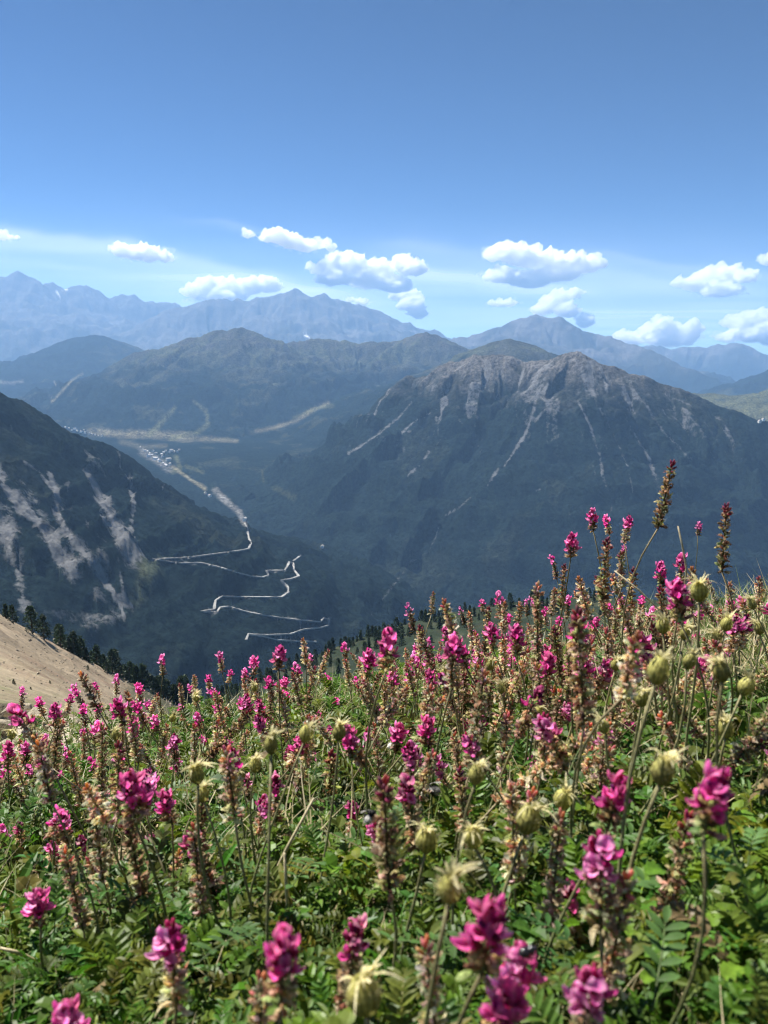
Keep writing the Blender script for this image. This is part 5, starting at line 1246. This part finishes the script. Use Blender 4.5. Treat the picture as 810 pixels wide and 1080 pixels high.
# long dry straws
for (ax, ay, bx, by, w, lab) in [(331,842,276,950,.0013,'long pale straw slanting through the green beside the dark slim spike'), (128,792,188,826,.0008,'thin pale straw leaning off the sandy coloured spike'), (52,808,118,862,.0009,'straw crossing behind the thick leaning spike'), (300,900,304,968,.0014,'short upright pale stalk under the slim spike'), (345,972,362,938,.0016,'stub of pale straw in the dark hollow'), (590,935,478,900,.0009,'brown twig lying across the green near the crimson bud spike'), (0,1000,40,1015,.0014,'flattened pale green blade at the picture edge'), (60,845,35,790,.0007,'slim straw rising among the first brown spikes'), (715,555,724,600,.0008,'dark bare stalk under the tallest spike'), (648,602,700,648,.0008,'pale green bent stalk crossing before the thicket'), (497,725,540,790,.0010,'pale green stalk slanting down from the skyline thicket')]:
    pa, pb = foot(ax, ay), foot(bx, by)
    da, db = pdir(ax, ay), pdir(bx, by)
    q = pb if pb is not None else pa
    if q is None:
        ha = hb_ = .75
    else: ha = hb_ = math.hypot(q.x, q.y) * .86
    A_ = da * (ha / math.hypot(da.x, da.y)); B_ = db * (hb_ / math.hypot(db.x, db.y))
    G_ = Vector((B_.x + (B_.x - A_.x) * .25, B_.y + .01, float(ground_z(B_.x, B_.y)) - .004)) if ay < by else B_
    mb = MB(); m_ = (A_ + B_) / 2 + Vector((0, 0, .002))
    mb.tube([A_, m_, B_, G_], [w * .6, w, w, w], 6, [(.52, .44, .28), (.46, .40, .24), (.42, .36, .2), (.3, .26, .14)])
    tag(new('dry_straw', mb.mesh('dry_straw', M_STEM)), lab, 'straw', 'dry straws')

# ---------------------------------------------------------------- bumblebees and beetle
def insect(px, py, D, L, heading, bands, label, name, cat, shiny=False):
    c = pdir(px, py) * D
    root = new(name, None); root.location = c; root.rotation_euler = (random.uniform(-.3, .3), random.uniform(-.2, .2), heading)
    mb = MB(); n = 12; prof = [(-.50, .02), (-.46, .10), (-.38, .19), (-.25, .25), (-.10, .24), (.0, .17), (.03, .15), (.08, .21), (.18, .235), (.28, .19), (.32, .12), (.35, .13), (.42, .13), (.47, .08), (.50, .02)]
    vs, cc = [], []
    for x_, r_ in prof:
        kcol = next(cl for lim, cl in bands if x_ <= lim)
        for k in range(n):
            a = 2 * math.pi * k / n; vs.append(Vector((x_ * L, r_ * L * math.cos(a), r_ * L * math.sin(a) * .92 - (.03 * L if x_ > .3 else 0)))); cc.append(kcol)
    mb.add(vs, [(i * n + j, i * n + (j + 1) % n, (i + 1) * n + (j + 1) % n, (i + 1) * n + j) for i in range(len(prof) - 1) for j in range(n)], cc)
    for sg in (-1, 1):
        for x_, fx in ((.10, .12), (.16, .02), (.24, -.16)):
            p = Vector((x_ * L, sg * .17 * L, -.1 * L)); mb.tube([p, p + Vector((-fx * L * .6, sg * .20 * L, -.02 * L)), p + Vector((-fx * L * 1.6, sg * .26 * L, -.24 * L))], [.025 * L, .02 * L, .01 * L], 5, (.012, .011, .010))
        p = Vector((.46 * L, sg * .05 * L, .05 * L)); mb.tube([p, p + Vector((.08 * L, sg * .06 * L, .10 * L)), p + Vector((.18 * L, sg * .09 * L, .05 * L))], [.013 * L, .012 * L, .01 * L], 4, (.012, .011, .01))
    new('body', mb.mesh('body', M_BODY_SHINY if shiny else M_BODY), root)
    if not shiny:
        fz = MB(); r = random.Random(int(px))
        for k in range(700):
            x_ = r.uniform(-.5, .33); rr_ = np.interp(x_, [p[0] for p in prof], [p[1] for p in prof]); a = r.uniform(0, 6.28)
            d = Vector((r.uniform(-.5, .2), math.cos(a), math.sin(a))).normalized(); p = Vector((x_ * L, rr_ * L * math.cos(a), rr_ * L * math.sin(a) * .92))
            kcol = next(cl for lim, cl in bands if x_ <= lim); fz.tube([p, p + d * L * r.uniform(.05, .10)], [.006 * L, .001 * L], 3, tuple(q * 1.3 for q in kcol), False)
        new('fur', fz.mesh('fur', M_DRY), root)
        for sg in (-1, 1):
            w = MB(); pts = [Vector((.18 * L, sg * .10 * L, .20 * L)), Vector((.02 * L, sg * .24 * L, .27 * L)), Vector((-.2 * L, sg * .36 * L, .28 * L)), Vector((-.38 * L, sg * .42 * L, .25 * L))]
            w.strip(pts, Vector((.5, -sg * .8, .1)).normalized(), [.02 * L, .10 * L, .13 * L, .03 * L], (.35, .33, .30), (.45, .43, .4), .1)
            new('wing', w.mesh('wing', M_DRY), root)
    tag(root, label, cat)
M_BODY = plant_mat('bee_skin', 0, .6, .3, .2, 800); M_BODY_SHINY = plant_mat('beetle_shell', 0, .12, .6, .1, 800)
BK, GY_, WH, OC = (.012, .011, .010), (.22, .21, .19), (.62, .60, .55), (.30, .22, .08)
def near_D(px, py, h):
    d = pdir(px, py); hh = math.hypot(d.x, d.y)
    for t in np.linspace(.2, 2.5, 500):
        p = d * (t / hh)
        if p.z - float(ground_z(p.x, p.y)) <= h: return p.length
    return .7
insect(455, 833, near_D(455, 833, .085), .016, 2.6, [(-.32, GY_), (.06, BK), (.28, BK), (1, BK)], 'black bumblebee with grey furry tail under the crimson head', 'bumblebee', 'bee')
insect(416, 785, near_D(416, 785, .10), .015, 0.5, [(-.30, WH), (-.05, GY_), (.1, BK), (.28, GY_), (1, BK)], 'bumblebee with pale grey back on the magenta head, upper one', 'bumblebee', 'bee')
insect(391, 861, near_D(391, 861, .095), .015, 1.2, [(-.28, WH), (.06, BK), (.28, BK), (1, BK)], 'black and white bumblebee beside the deep pink narrow head', 'bumblebee', 'bee')
insect(557, 1003, .305, .008, .4, [(1, BK)], 'small shiny black beetle sitting on the near magenta head', 'beetle', 'beetle', True)
